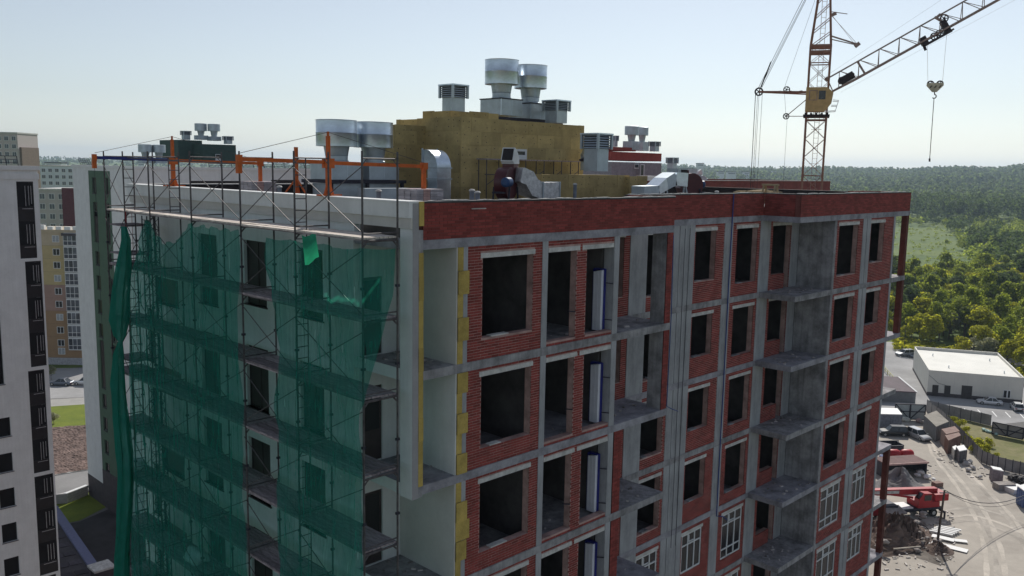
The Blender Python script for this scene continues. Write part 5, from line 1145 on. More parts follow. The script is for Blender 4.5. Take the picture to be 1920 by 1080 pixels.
# ------------------------------------------------------------------ cars
tyre = mat('tyre_rubber', (.02, .02, .02), .85); rimm = mat('wheel_rim', (.35, .36, .37), .35, metal=.7)
cglass = glassy('car_glass', (.025, .03, .035), .05); lampw = mat('headlamp', (.6, .62, .65), .15); lampr = mat('tail_lamp', (.25, .01, .01), .3)
def paint(n, c): return mat('car_paint_'+n, c, .28, metal=.25, var=.03, spec=.6)
def car(style, pm, px, py, hd, label, group='parked cars'):
    L, Wc, H = dict(sedan=(4.5, 1.75, 1.45), hatch=(4.1, 1.75, 1.5), suv=(4.7, 1.88, 1.72), estate=(4.6, 1.8, 1.62))[style]
    t = thing('parked_car', label, 'car', (0, 0, 0), group); h = L/2; w = Wc/2; zb = H*.58
    def ring(x, ww, z0, z1, k=.92): return [(x, -ww*.9, z0), (x, ww*.9, z0), (x, ww, z0+.18), (x, ww, z1-.16), (x, ww*k, z1), (x, -ww*k, z1), (x, -ww, z1-.16), (x, -ww, z0+.18)]
    nose = zb*.86
    secs = [ring(-h, w*.78, .36, zb*.86), ring(-h+.12, w*.93, .24, zb*.97), ring(-h+.7, w, .2, zb), ring(0, w, .2, zb), ring(h*.45, w, .2, zb*.98), ring(h-.35, w*.95, .22, nose), ring(h-.08, w*.84, .28, nose*.86), ring(h, w*.7, .36, nose*.72)]
    body = MB().sweep(secs).build('body', pm, t, smooth=True, world=False)
    xb0, xb1, xr0, xr1 = dict(sedan=(-h+.75, h-1.35, -h+1.35, h-2.1), hatch=(-h+.1, h-1.2, -h+.5, h-2.0), suv=(-h+.08, h-1.35, -h+.35, h-2.05), estate=(-h+.08, h-1.3, -h+.4, h-2.0))[style]
    gs = []
    MB().add([(xb0, -w*.93, zb-.01), (xb1, -w*.93, zb-.02), (xb1, w*.93, zb-.02), (xb0, w*.93, zb-.01), (xr0, -w*.72, H-.05), (xr1, -w*.72, H-.05), (xr1, w*.72, H-.05), (xr0, w*.72, H-.05)],
             [(0, 1, 5, 4), (1, 2, 6, 5), (2, 3, 7, 6), (3, 0, 4, 7), (4, 5, 6, 7)]).build('windows', cglass, t, world=False)
    MB().sweep([[(xr0-.1, y*w*.70, H-.055) for y in (-1, 1)]+[(xr0, w*.6, H), (xr0, -w*.6, H)], [(xr1+.12, y*w*.70, H-.06) for y in (-1, 1)]+[(xr1+.02, w*.6, H), (xr1+.02, -w*.6, H)]]).build('roof', pm, t, world=False)
    p = MB()
    for s in (-1, 1):
        for (a, b) in (((xb0+.02, w*.94), (xr0, w*.73)), ((xb1, w*.94), (xr1, w*.73)), (((xb0+xb1)/2-.05, w*.945), ((xr0+xr1)/2, w*.735))): p.bar((a[0], s*a[1], zb-.02), (b[0], s*b[1], H-.04), .07)
    p.build('pillar', pm, t, world=False)
    for x in (-h+.82, h-.85):
        for s in (-1, 1):
            tw = MB().tube((x, s*(w-.2), .33), (x, s*(w+.01), .33), .33, 18).build('wheel', tyre, t, smooth=True, world=False); MB().tube((x, s*(w+.011), .33), (x, s*(w+.03), .33), .21, 14).build('rim', rimm, tw, world=False)
    for s in (-1, 1):
        MB().box(h-.22, s*w*.68-.2, nose*.68, h-.02, s*w*.68+.16, nose*.84).build('headlight', lampw, t, world=False); MB().box(-h-.01, s*w*.62-.16, zb*.66, -h+.15, s*w*.62+.16, zb*.85).build('tail_light', lampr, t, world=False)
    MB().box(-h-.03, -w*.75, .3, -h+.1, w*.75, .5).box(h-.1, -w*.65, .26, h+.02, w*.65, .44).build('bumper', M_STEEL, t, world=False)
    MB().box(-h-.035, -.26, .56, -h-.005, .26, .67).build('number_plate', M_WHITE, t, world=False)
    for s in (-1, 1): MB().box(xb1-.1, s*(w+.03)-.09, zb-.02, xb1+.08, s*(w+.03)+.09, zb+.13).build('mirror', pm, t, world=False)
    c = gpt(px, py); t.location = Vector((float(c[0]), float(c[1]), G+.01)); t.rotation_euler[2] = math.radians(hd); return t
P_W, P_S, P_K, P_B = paint('white', (.62, .63, .65)), paint('silver', (.36, .37, .39)), paint('black', (.02, .021, .025)), paint('blue_grey', (.12, .14, .18))
car('sedan', P_W, 1855, 758, 114, 'white saloon car parked along the warehouse wall')
car('hatch', P_W, 1906, 768, 27, 'white hatchback seen from behind at the right end of the warehouse')
car('estate', P_S, 1696, 667, 150, 'silver car parked on the kerbed island under the lamp post')
car('hatch', P_B, 1716, 672, 62, 'dark car half hidden by the left corner of the warehouse')
car('suv', P_K, 1673, 816, 131, 'black off-road car beside the grey site cabin in the yard')
car('estate', P_S, 1722, 822, 238, 'silver grey car standing in the yard beside the grey container')
car('sedan', P_B, 115, 722, 133, 'blue grey saloon in the shade below the ochre block', 'cars below the ochre block'); car('suv', P_W, 162, 721, 133, 'pale car behind it, half hidden by the green and white wing', 'cars below the ochre block')
# ------------------------------------------------------------------ containers, cabins, fences in the yard
steelc = mat('container_grey', (.17, .175, .185), .6, var=.2, scale=.6); rust = mat('container_rust', (.17, .075, .06), .75, var=.35, scale=.8, col2=(.24, .16, .13)); rib = lambda: None
def container(name, label, A, B_, C_, h, m, roofm, cat, ribs=True):
    """left face A-B, front face B-C (ground points); far corner completes the parallelogram"""
    A, B_, C_ = [np.array(p[:2]) for p in (A, B_, C_)]; D_ = A+C_-B_
    t = thing(name, label, cat, (*B_, G)); MB().prism([tuple(A), tuple(B_), tuple(C_), tuple(D_)], G+.05, G+h).build('wall', m, t)
    rb = MB(); cen = (A+C_)/2
    for P, Q in ((A, B_), (B_, C_)):
        n = max(3, int(np.linalg.norm(Q-P)/.45)); o = np.array([(Q-P)[1], -(Q-P)[0]]); o = o/np.linalg.norm(o)*.03
        if (P-cen)@o < 0: o = -o
        for i in range(n+1):
            p = P+(Q-P)*i/n; rb.bar((*(p+o*.4), G+.08), (*(p+o*.4), G+h-.05), .09, .03)
    rb.build('wall_ribs', m, t)
    k = 1.02; MB().prism([tuple(cen+(p-cen)*k) for p in (A, B_, C_, D_)], G+h, G+h+.12).build('roof', roofm, t)
    o = np.array([(C_-B_)[1], -(C_-B_)[0]]); o = o/np.linalg.norm(o)
    p, q = lerp(B_, C_, .2)+o*.05, lerp(B_, C_, .48)+o*.05; quadbox(MB(), p, q, .02, G+.15, G+h*.85).build('door', m, t); return t
container('steel_container', 'long dark grey steel container beside the yard fence', gpt(1731, 807), gpt(1753, 829), gpt(1776, 819), 2.6, steelc, mat('container_roof_brown', (.22, .20, .17), .8, var=.25, scale=.5), 'container')
container('steel_container', 'faded pink brown container between the grey and the rusty one', gpt(1763, 832), gpt(1772, 842), gpt(1797, 836), 2.4, mat('faded_pink', (.30, .22, .19), .75, var=.2), rust, 'container')
container('steel_container', 'small rusty red container in front of the faded one', gpt(1770, 843), gpt(1776, 853), gpt(1799, 843), 2.3, rust, rust, 'container')
container('utility_cabinet', 'pale metal box next to the rusty red container', gpt(1784, 856), gpt(1788, 862), gpt(1795, 859), 1.5, mat('pale_box', (.48, .47, .44), .7), M_WHITE, 'cabinet')
container('utility_cabinet', 'tall dark cabinet with a white top beyond the pale box', gpt(1791, 860), gpt(1797, 869), gpt(1811, 866), 1.9, mat('dark_box', (.13, .12, .13), .7), M_WHITE, 'cabinet')
container('utility_cabinet', 'mauve grey cabinet with a pale lid against the lower fence', gpt(1855, 898), gpt(1860, 904), gpt(1879, 908), 1.9, mat('mauve_box', (.23, .20, .22), .8), M_WHITE, 'cabinet')
container('site_cabin', 'blue grey site cabin with a pale roof behind the black car', gpt(1640, 792), gpt(1648, 804), gpt(1689, 805), 2.6, mat('cabin_blue', (.20, .22, .26), .6), M_WHITE, 'cabin')
container('steel_container', 'blue container end at the right edge of the yard', gpt(1905, 944), gpt(1917, 953), gpt(1960, 940), 2.4, mat('container_blue', (.08, .12, .26), .6, var=.2), M_WHITE, 'container')
fence_m = mat('fence_sheet', (.26, .25, .25), .75, var=.25, scale=.4)
def fence(label, pxs, h, n_each, name='panel_fence'):
    P = [gpt(*p)[:2] for p in pxs]; t = thing(name, label, 'fence', (*P[0], G))
    for (A, B_), n in zip(zip(P, P[1:]), n_each):
        for i in range(n):
            p, q = lerp(A, B_, i/n+.004), lerp(A, B_, (i+1)/n-.004); dz = R.uniform(-.05, .05)
            m = MB(); d = (q-p)/np.linalg.norm(q-p); o = np.array([-d[1], d[0]])*.03
            k = 10; vs = []
            for z in (G+.05, G+h+dz):
                for s in range(k+1): vs.append((*(p+(q-p)*s/k+o*(1 if s % 2 else -1)), z))
            m.add(vs, [(s, s+1, k+2+s, k+1+s) for s in range(k)]); m.build('fence_panel', fence_m, t)
            MB().bar((*p, G), (*p, G+h+.1), .09).build('fence_post', M_STEEL, t)
    return t
fence('grey sheet metal fence running below the parking strip', [(1737, 769), (1800, 785), (1858, 799)], 2.0, (3, 3))
fence('grey sheet fence slanting down along the containers to the lower right', [(1737, 771), (1765, 790), (1790, 815), (1815, 840), (1840, 868), (1870, 880), (1925, 893)], 2.0, (3, 3, 3, 3, 3, 4))
fence('grey fence piece beyond the second gate on the far right', [(1919, 822), (1960, 830)], 2.0, (3,))
def gate(label, A, B_, h, sheetm, n=2):
    A, B_ = gpt(*A), gpt(*B_); t = thing('lattice_gate', label, 'gate', A)
    for i in range(n):
        p, q = lerp(A, B_, i/n+.01), lerp(A, B_, (i+1)/n-.01); quadbox(MB(), p, q, .04, G+.15, G+h).build('gate_sheet', sheetm, t)
        d = (q-p); o = np.array([d[1], -d[0]])/np.linalg.norm(d)*.06; m = MB()
        P = lambda s, z: (*(p+d*s+o), G+z)
        for a, b in (((0, .2), (1, .2)), ((0, h), (1, h)), ((0, .2), (0, h)), ((1, .2), (1, h)), ((0, .25), (.97, h-.05)), ((0, h*.55), (1, h*.55))) if i % 2 else (((0, .2), (1, .2)), ((0, h), (1, h)), ((0, .2), (0, h)), ((1, .2), (1, h)), ((1, .25), (.03, h-.05)), ((0, h*.55), (1, h*.55))): m.bar(P(*a), P(*b), .14)
        m.build('gate_frame', M_STEEL, t)
gate('pale grey double gate with dark diagonal bracing above the yard', (1676, 787), (1734, 789), 3.0, mat('gate_pale', (.36, .40, .40), .7, var=.1)); gate('dark braced gate at the end of the fence below the parking strip', (1859, 814), (1918, 826), 2.2, fence_m)
# shed and its white ridge, railing
A, B_ = gpt(1640, 752), gpt(1716, 756); t = thing('site_shed', 'low shed with a dull purple roof behind the pale gate', 'shed', A)
quadbox(MB(), A, B_, 5, G, G+2.4).build('wall', steelc, t); A2, B2 = A[:2], B_[:2]; n_ = np.array([-(B2-A2)[1], (B2-A2)[0]]); n_ = n_/np.linalg.norm(n_)
m = MB(); P = [(*(A2-n_*.4), G+2.35), (*(B2-n_*.4), G+2.35), (*(B2+n_*5.4-(B2-A2)*.25), G+3.9), (*(A2+n_*5.4), G+3.9)]
m.add(P+[(p[0], p[1], p[2]-.15) for p in P], [(0, 1, 2, 3), (7, 6, 5, 4), (0, 4, 5, 1), (1, 5, 6, 2), (2, 6, 7, 3), (3, 7, 4, 0)]); m.build('roof', mat('purple_roof', (.10, .065, .085), .7, var=.25, scale=.6), t)
MB().bar(P[1][:3], P[2][:3], .35, .12).build('roof_edge', M_WHITE, t)
t = thing('yellow_railing', 'yellow green handrail slanting past the corner of the block', 'railing', gpt(1665, 705)); A, B_ = gpt(1655, 693), gpt(1693, 737); m = MB()
for z in (.5, 1.1): m.bar((*A[:2], G+z), (*B_[:2], G+z), .1)
for i in range(9): p = lerp(A, B_, i/8); m.bar((*p, G), (*p, G+1.1), .08)
m.build('rail', mat('rail_yellow', (.35, .34, .08), .6), t)
# red tanks on a trailer, dark open skip, roofed store
redp = mat('red_paint', (.42, .015, .025), .45, var=.15); pinkm = mat('pink_edge', (.5, .33, .3), .8)
t = thing('tank_trailer', 'two bright red tanks lying on a low trailer in the yard', 'tank', gpt(1688, 866)); A, B_ = gpt(1660, 866), gpt(1712, 866)
for k, (s0, s1) in enumerate(((.0, .5), (.53, .98))):
    p, q = lerp(A, B_, s0), lerp(A, B_, s1); d = (q-p)/np.linalg.norm(q-p)
    MB().path([(*(p+d*x), G+1.3) for x in (0, .12, .45)]+[(*(q-d*x), G+1.3) for x in (.45, .12, 0)], [.25, .55, .72, .72, .55, .25], 16).build('tank', redp, t, smooth=True)
quadbox(MB(), A, B_, 1.4, G+.3, G+.55).build('trailer_bed', M_STEEL, t)
for s in (.15, .8): p = lerp(A, B_, s); MB().tube((*p, G+.32), (*(p+np.array([-.15, -.15])), G+.32), .32, 12).build('wheel', tyre, t)
t = thing('open_skip', 'dark open steel skip above the red tanks', 'skip', gpt(1675, 850)); A, B_ = gpt(1652, 851), gpt(1694, 850); m = MB()
quadbox(m, A, B_, .12, G+.1, G+1.3); quadbox(m, lerp(A, B_, 0)+np.array([1.5, 1.4]), lerp(A, B_, 1)+np.array([1.5, 1.4]), .12, G+.1, G+1.5); quadbox(m, A, B_, 2.1, G+.1, G+.3); quadbox(m, lerp(A, B_, .97), B_, 2.1, G+.3, G+1.4); m.build('skip_body', M_STEEL, t)
t = thing('open_store', 'low store with a brown roof and black open front below the red tanks', 'shed', gpt(1700, 893)); A, B_ = gpt(1660, 898), gpt(1737, 893)
quadbox(MB(), lerp(A, B_, 0), lerp(A, B_, .02), 3, G, G+2.1).build('side_wall', M_STEEL, t); quadbox(MB(), lerp(A, B_, .98), B_, 3, G, G+2.1).build('side_wall', M_STEEL, t); e_ = (B_-A)[:2]; n_ = np.array([-e_[1], e_[0]])/np.linalg.norm(e_)
quadbox(MB(), lerp(A, B_, .02)+n_*2.9, lerp(A, B_, .98)+n_*2.9, .1, G, G+2.1).build('back_wall', M_BLACK, t)
quadbox(MB(), lerp(A, B_, -.01)-n_*.1, lerp(A, B_, 1.01)-n_*.1, 3.3, G+2.1, G+2.25).build('roof', mat('store_roof', (.15, .09, .085), .85, var=.25, scale=.7), t); quadbox(MB(), lerp(A, B_, -.01)-n_*.25, lerp(A, B_, 1.01)-n_*.25, .14, G+2.05, G+2.3).build('roof_edge', pinkm, t)
# ------------------------------------------------------------------ heaps
def heap(name, pxs, h, m, label, cat, n=60, rough=.25, kind='stuff', seed=0):
    P = np.array([gpt(*p)[:2] for p in pxs]); c = P.mean(0); rr = random.Random(seed+5); K = 40; vs = []; fs = []
    ang = np.arctan2(P[:, 1]-c[1], P[:, 0]-c[0]); rad = np.linalg.norm(P-c, axis=1); o_ = np.argsort(ang); ang = ang[o_]; rad = rad[o_]
    for i in range(n//3+1):
        t = i/(n//3)
        for j in range(K):
            a = -math.pi+2*math.pi*j/K; r_ = np.interp(a, np.concatenate([ang-2*np.pi, ang, ang+2*np.pi]), np.tile(rad, 3))*t
            z = h*(math.cos(math.pi*t)*.5+.5)*(1+.3*math.sin(a*3+seed))+rr.uniform(-rough, rough)*h*(1-t)*.6+rr.uniform(0, rough*.25)*(1-t)
            vs.append((c[0]+r_*math.cos(a), c[1]+r_*math.sin(a), G+max(-.02, z if t < 1 else -.02)))
    for i in range(n//3):
        for j in range(K): fs.append((i*K+j, i*K+(j+1) % K, (i+1)*K+(j+1) % K, (i+1)*K+j))
    return tag(MB().add(vs, fs).build(name, m), label, cat, kind=kind)
heap('gravel_heap', [(1640, 925), (1650, 900), (1685, 888), (1725, 905), (1730, 925), (1690, 932)], 2.2, mat('grey_gravel', (.20, .195, .195), .95, var=.25, scale=.5, fine=.3), 'grey gravel heap behind the red truck crane', 'gravel heap', rough=.08, seed=2)
heap('soil_heap', [(1600, 1010), (1650, 968), (1715, 972), (1745, 1000), (1750, 1025), (1700, 1040), (1630, 1045)], 2.1, mat('dark_rubble_soil', (.12, .085, .07), .95, var=.5, scale=.7, fine=.4), 'dark heap of soil and rubble in front of the truck crane', 'soil heap', n=90, rough=.5, seed=4)
heap('soil_heap', [(1735, 1030), (1748, 1016), (1772, 1018), (1790, 1035), (1770, 1044), (1745, 1042)], .7, mat('dark_rubble_soil', (.1, .08, .07)), 'small soil mound at the foot of the leaning pole', 'soil heap', rough=.3, seed=6)
# concrete chunks, timbers and plates strewn over the heap
chunk = mat('rubble_chunk', (.30, .27, .25), .9, var=.3, scale=1.5); old = mat('grey_timber', (.40, .36, .31), .9, var=.3, scale=1.5)
def rock(px, py, s, z, label, group, m=chunk, name='concrete_chunk', cat='rubble'):
    c = gpt(px, py); bm = bmesh.new(); bmesh.ops.create_icosphere(bm, subdivisions=2, radius=1); rr = random.Random(int(px*7+py))
    for v in bm.verts: v.co = Vector((v.co.x*s*(1+rr.uniform(-.25, .25)), v.co.y*s*.8*(1+rr.uniform(-.25, .25)), v.co.z*s*.55*(1+rr.uniform(-.25, .25))))
    me = bpy.data.meshes.new(name); bm.to_mesh(me); bm.free(); me.materials.append(m); o = bpy.data.objects.new(name, me); COL.objects.link(o)
    o.location = Vector((float(c[0]), float(c[1]), G+z)); o.rotation_euler = (rr.uniform(-.3, .3), rr.uniform(-.3, .3), rr.uniform(0, 6)); return tag(o, label, cat, group)
for i in range(34): rock(R.uniform(1640, 1742), R.uniform(975, 1040), R.uniform(.15, .55), R.uniform(.25, 1.4), 'broken concrete chunk on the dark soil heap', 'broken chunks on the soil heap')
for i in range(22): rock(1797+i*5.8, 652+i*.75+R.uniform(-1, 1), R.uniform(.5, 1.0), .3, 'dark clod in the row along the gravel road behind the warehouse', 'row of clods behind the warehouse', M_PLINTH, 'soil_clod', 'clod')
def slab_at(name, px, py, L, w, h, rz, z, m, label, cat, group=None, tilt=0):
    c = gpt(px, py); o = MB().box(-L/2, -w/2, 0, L/2, w/2, h).build(name, m); o.location = Vector((float(c[0]), float(c[1]), G+z)); o.rotation_euler = (tilt, 0, math.radians(rz)); return tag(o, label, cat, group)
slab_at('concrete_slab', 1675, 978, 3.0, 1.6, .16, -20, 1.35, chunk, 'large tilted concrete slab lying on the soil heap', 'slab', tilt=.35)
for i, (px, py, rz) in enumerate(((1690, 1026, -28), (1712, 1022, -40), (1668, 1020, -35), (1700, 1035, -33), (1655, 1012, 10), (1678, 1012, 35))): slab_at('timber_beam', px, py, R.uniform(2.5, 5), .16, .14, rz, .3+.05*i, old, 'weathered timber beam lying across the foot of the soil heap', 'timber', 'timber beams by the soil heap')
for i in range(5): slab_at('white_pipe', 1764+i*4, 1003-i*2, 2.6, .28, .2, -75, .15+.02*i, M_WHITE, 'white tube in the row lying beside the soil heap', 'tube', 'white tubes by the soil heap')
for i in range(4): slab_at('short_tube', 1666+i*5, 1012, 1.0, .25, .25, 60, 1.2, M_WHITE, 'short pale stub leaning on the soil heap', 'tube', 'short stubs on the soil heap', tilt=.5)
for i, (px, py, L, w, rz) in enumerate(((1776, 1026, 4.4, 1.1, -82), (1788, 1015, 3.0, .8, -60), (1768, 1012, 2.5, 1.0, -80))): slab_at('white_sheet', px, py, L, w, .05, rz, .1+.06*i, M_WHITE, ('long white sheet lying on the dirt right of the leaning pole', 'short white sheet at the top of the white pile', 'white sheet nearest the soil heap')[i], 'sheet')
for i in range(6): slab_at('stacked_slab', 1882, 917, 2.6, 1.4, .13, -40, .02+.15*i, chunk, 'grey slab in the stack beside the lower fence', 'slab', 'stack of grey slabs'); slab_at('white_board', 1904, 922, 2.6, 1.8, .1, -30+i, .02+.12*i, M_WHITE, 'white board in the stack right of the grey slabs', 'board', 'stack of white boards')
for i, (px, py, s) in enumerate(((1805, 866, .5), (1812, 872, .6), (1818, 868, .55), (1824, 880, .5), (1838, 897, .35), (1815, 884, .5))): rock(px, py, s, .3, ('pale sack nearest the white topped cabinet', 'second pale sack from the white topped cabinet', 'middle pale sack of the junk row', 'large pale sack at the low end of the junk row', 'small lone pale sack on the dirt track', 'dusty pale sack lying below the others in the junk row')[i], 'sacks along the lower fence', mat('grey_sack', (.4, .39, .39), .9, var=.3), 'junk_sack', 'sack')
for i, (px, py, s) in enumerate(((1728, 890, .75), (1720, 895, .5), (1738, 898, .6), (1750, 903, .35))): rock(px, py, s, .4, 'white tarpaulin bundle beside the open store', 'white bundles beside the store', M_WHITE, 'tarpaulin_bundle', 'bundle')
for i, (px, py, s) in enumerate(((1646, 882, .9), (1652, 876, .7), (1657, 886, .8), (1648, 868, .7), (1655, 862, .6))): rock(px, py, s, .5, ('lower blue sack at the block corner', 'middle white sack at the block corner', 'right blue sack at the block corner', 'white sack high in the pile at the block corner', 'topmost blue sack at the block corner')[i], 'sacks at the block corner', M_BAG if i % 2 else mat('blue_sack', (.15, .22, .42), .7), 'building_sack', 'sack')
for i, (px, py, s) in enumerate(((1845, 808, .5), (1852, 811, .45), (1860, 813, .5), (1868, 816, .4))): rock(px, py, s, .25, 'pale turquoise heap of sheeting on the dry grass', 'sheeting on the dry grass', mat('turquoise_sheet', (.36, .52, .48), .7, var=.3), 'sheeting_heap', 'sheeting')
for i, (px, py, s) in enumerate(((1698, 790, .8), (1722, 792, .6), (1728, 795, .5))): rock(px, py, s, .4, ('pale plastic tank left in front of the lattice gate', 'pinkish bundle in front of the lattice gate', 'brown bundle at the right foot of the lattice gate')[i], None, (mat('pale_tank', (.55, .56, .5), .6), pinkm, chunk)[i], 'yard_bundle', 'bundle')
for i in range(4): rock(1898+i*9, 900+i*3, .9, .5, 'black scrap lying along the lower fence at the right', 'black scrap along the fence', M_BLACK, 'scrap_heap', 'scrap')
slab_at('rusty_engine', 1757, 912, 1.3, .9, .6, -30, .05, rust, 'rusty machine part lying on the yard near the open store', 'scrap')
lt = MB()
for _ in range(420):
    k = R.random()
    if k < .45: px, py = R.uniform(1640, 1790), R.uniform(960, 1070)
    elif k < .75: t_ = R.random(); px, py = 1770+t_*150+R.uniform(-25, 5), 845+t_*60+R.uniform(0, 22)
    else: px, py = R.uniform(1650, 1760), R.uniform(870, 930)
    c = gpt(px, py); s = R.uniform(.05, .2); a = R.uniform(0, 3.1); lt.bar((c[0], c[1], G+s*.4), (c[0]+s*3*math.cos(a), c[1]+s*3*math.sin(a), G+s*.45), s, s*.6)
tag(lt.build('yard_litter', mat('litter_mix', (.42, .39, .36), .9, var=.5, scale=.5, island=.7)), 'scattered small rubble and offcuts on the dirt yard', 'litter', kind='stuff')
# leaning utility pole with its cable
A = gpt(1757, 1021); top = np.array([A[0]-.15, A[1]-.35, G+7.0]); t = thing('utility_pole', 'leaning wooden pole with a sagging cable in the dirt yard', 'pole', A)
MB().tube((*A[:2], G), top, .16, 10, .11).build('post', mat('pole_wood', (.09, .075, .065), .9), t); MB().bar(top-np.array([.4, -.4, .35]), top+np.array([.5, -.5, -.35]), .12).build('cross_arm', M_STEEL, t)
B_ = gpt(1990, 940); m = MB()
for k in range(2): m.path([top*(1-s)+np.array([B_[0], B_[1], G+5])*s-np.array([0, 0, (3.2+.5*k)*4*s*(1-s)]) for s in [i/14 for i in range(15)]], .045-.02*k, 5)
m.build('cable', M_STEEL, t); MB().box(A[0]-.5, A[1]-.4, G+.1, A[0]+.5, A[1]+.4, G+.7).build('footing', chunk, t)
# ------------------------------------------------------------------ red truck crane
t = thing('truck_crane', 'red truck crane with its boom lowered along the yard', 'truck crane', (0, 0, 0)); red = mat('crane_red', (.36, .012, .02), .45, var=.2, scale=1.2)
MB().box(-5.2, -1.1, .95, 4.6, 1.1, 1.25).box(-4.6, -.55, .6, 4.2, .55, .949).build('chassis', M_STEEL, t, world=False)
MB().sweep([[(x, y, z) for x, z in ((-5.9, .8), (-4.1, .8), (-4.1, 2.6), (-5.0, 2.75), (-5.75, 1.9), (-5.95, 1.75))] for y in (-1.2, 1.2)]).build('truck_cab', red, t, world=False)
MB().box(-5.55, -1.215, 1.75, -4.5, -1.201, 2.45).build('cab_window', M_WIN, t, world=False)
for x in (-4.7, -3.2, 2.0, 3.4):
    for s in (-1, 1):
        w_ = MB().tube((x, s*.75, .52), (x, s*1.18, .52), .52, 16).build('wheel', tyre, t, smooth=True, world=False); MB().tube((x, s*1.181, .52), (x, s*1.2, .52), .25, 12).build('rim', M_LINT, w_, world=False)
MB().box(-3.9, -1.15, 1.26, -2.0, 1.15, 1.9).build('deck_locker', M_STEEL, t, world=False); MB().box(-1.9, -1.0, 1.26, .4, 1.0, 1.4).build('deck_plate', M_WHITE, t, world=False)
MB().box(1.0, -1.15, 1.3, 4.2, 1.15, 2.0).box(3.6, -1.0, 2.0, 5.6, 1.0, 2.9).build('turntable', red, t, world=False)
MB().sweep([[(x, y, z) for x, z in ((1.0, 1.9), (2.9, 1.9), (2.9, 3.2), (1.7, 3.3), (1.0, 2.5))] for y in (-1.25, -.3)]).build('operator_cab', red, t, world=False)
MB().box(1.75, -1.27, 2.3, 2.8, -1.252, 3.05).add([(1.0-.012, -1.15, 2.55), (1.0-.012, -.4, 2.55), (1.6, -.4, 3.24), (1.6, -1.15, 3.24)], [(0, 1, 2, 3)]).build('cab_glass', M_WIN, t, world=False)
b_ = MB().bar((4.6, .3, 3.0), (-6.6, .3, 3.45), .75, .75).build('boom', red, t, world=False); MB().bar((-6.61, .3, 3.45), (-8.6, .3, 3.52), .55, .55).build('boom_tip', red, t, world=False)
MB().bar((-1.2, -.085, 3.25), (-5.5, -.085, 3.42), .02, .4).build('boom_stripe', M_LINT, b_, world=False); MB().bar((1.2, .3, 2.2), (-2.4, .3, 2.95), .25).build('boom_ram', red, t, world=False)
MB().path([(-8.5, .3, 3.2), (-8.5, .3, 2.3)], .12, 8).build('hook', M_STEEL, t, world=False)
for x in (-2.6, 4.3):
    for s in (-1, 1): MB().bar((x, s*1.0, .9), (x, s*2.1, .9), .2).bar((x, s*2.05, .9), (x, s*2.05, .05), .18).build('outrigger', M_STEEL, t, world=False)
A, B_ = gpt(1650, 972), gpt(1772, 962); c = (A+B_)/2; t.location = Vector((float(c[0])-.6, float(c[1])+.8, G+.01)); t.rotation_euler[2] = math.atan2((B_-A)[1], (B_-A)[0])
t = None
# ------------------------------------------------------------------ low structures in the left gap
A, B_ = gpt(108, 948, -40.), gpt(186, 1060, -40.); t = thing('podium_wall', 'dark podium with a pale blue coping strip between the white blocks', 'wall', A)
cop = mat('coping_blue', (.16, .17, .28), .7, var=.1)
d = (B_-A)[:2]; n_ = np.array([d[1], -d[0]])/np.linalg.norm(d)
if n_[0] > 0: n_ = -n_
a, b = A[:2], B_[:2]+d*.6
MB().prism([tuple(a), tuple(b), tuple(b+n_*16), tuple(a+n_*16)][::-1], G, -40.25).build('podium', M_PLINTH, t); MB().prism([tuple(a), tuple(b), tuple(b+n_*.9), tuple(a+n_*.9)][::-1], -40.249, -40.).build('coping', cop, t)
tile = mesh_of(MB().box(-.55, -.55, 0, .55, .55, .06), 'paving_tile', mat('dark_tile', (.06, .05, .06), .8, island=.4))
for i in range(9):
    for j in range(6):
        p = a+(b-a)*(i+.5)/12+n_*(1.7+j*1.25); inst('paving_tile', tile, t, (p[0], p[1], -40.249), (R.uniform(-.02, .02), R.uniform(-.02, .02), math.atan2(d[1], d[0])))
c = at(190, 1062, 'z', -38.6); t = thing('vent_shaft', 'square dark shaft with a pale flat cap at the foot of the scaffold', 'shaft', c)
MB().box(c[0]-.8, c[1]-.8, G, c[0]+.8, c[1]+.8, -38.7).build('shaft', M_PLINTH, t); MB().box(c[0]-1.0, c[1]-1.0, -38.699, c[0]+1.0, c[1]+1.0, -38.5).build('cap', M_LINT, t)
A, B_ = gpt(126, 944), gpt(166, 928); t = thing('entrance_canopy', 'low white block wall of a ramp on the small lawn', 'wall', A)
quadbox(MB(), A, B_, .5, G, G+1.35).build('wall', M_PLAS, t); quadbox(MB(), A-np.array([2.0, -1.2, 0]), A, .3, G, G+1.3).build('end_wall', M_PLASG, t)
blk = mesh_of(MB().box(-.3, -.02, -.14, .3, .02, .14), 'wall_block', M_LINT); L_ = np.linalg.norm((B_-A)[:2]); ang = math.atan2((B_-A)[1], (B_-A)[0])
for r_ in range(4):
    for i in range(int(L_/.64)):
        p = lerp(A, B_, (i*.64+.35+(.16 if r_ % 2 else 0))/L_); inst('wall_block', blk, t, (p[0], p[1], G+.18+r_*.32), (0, 0, ang))
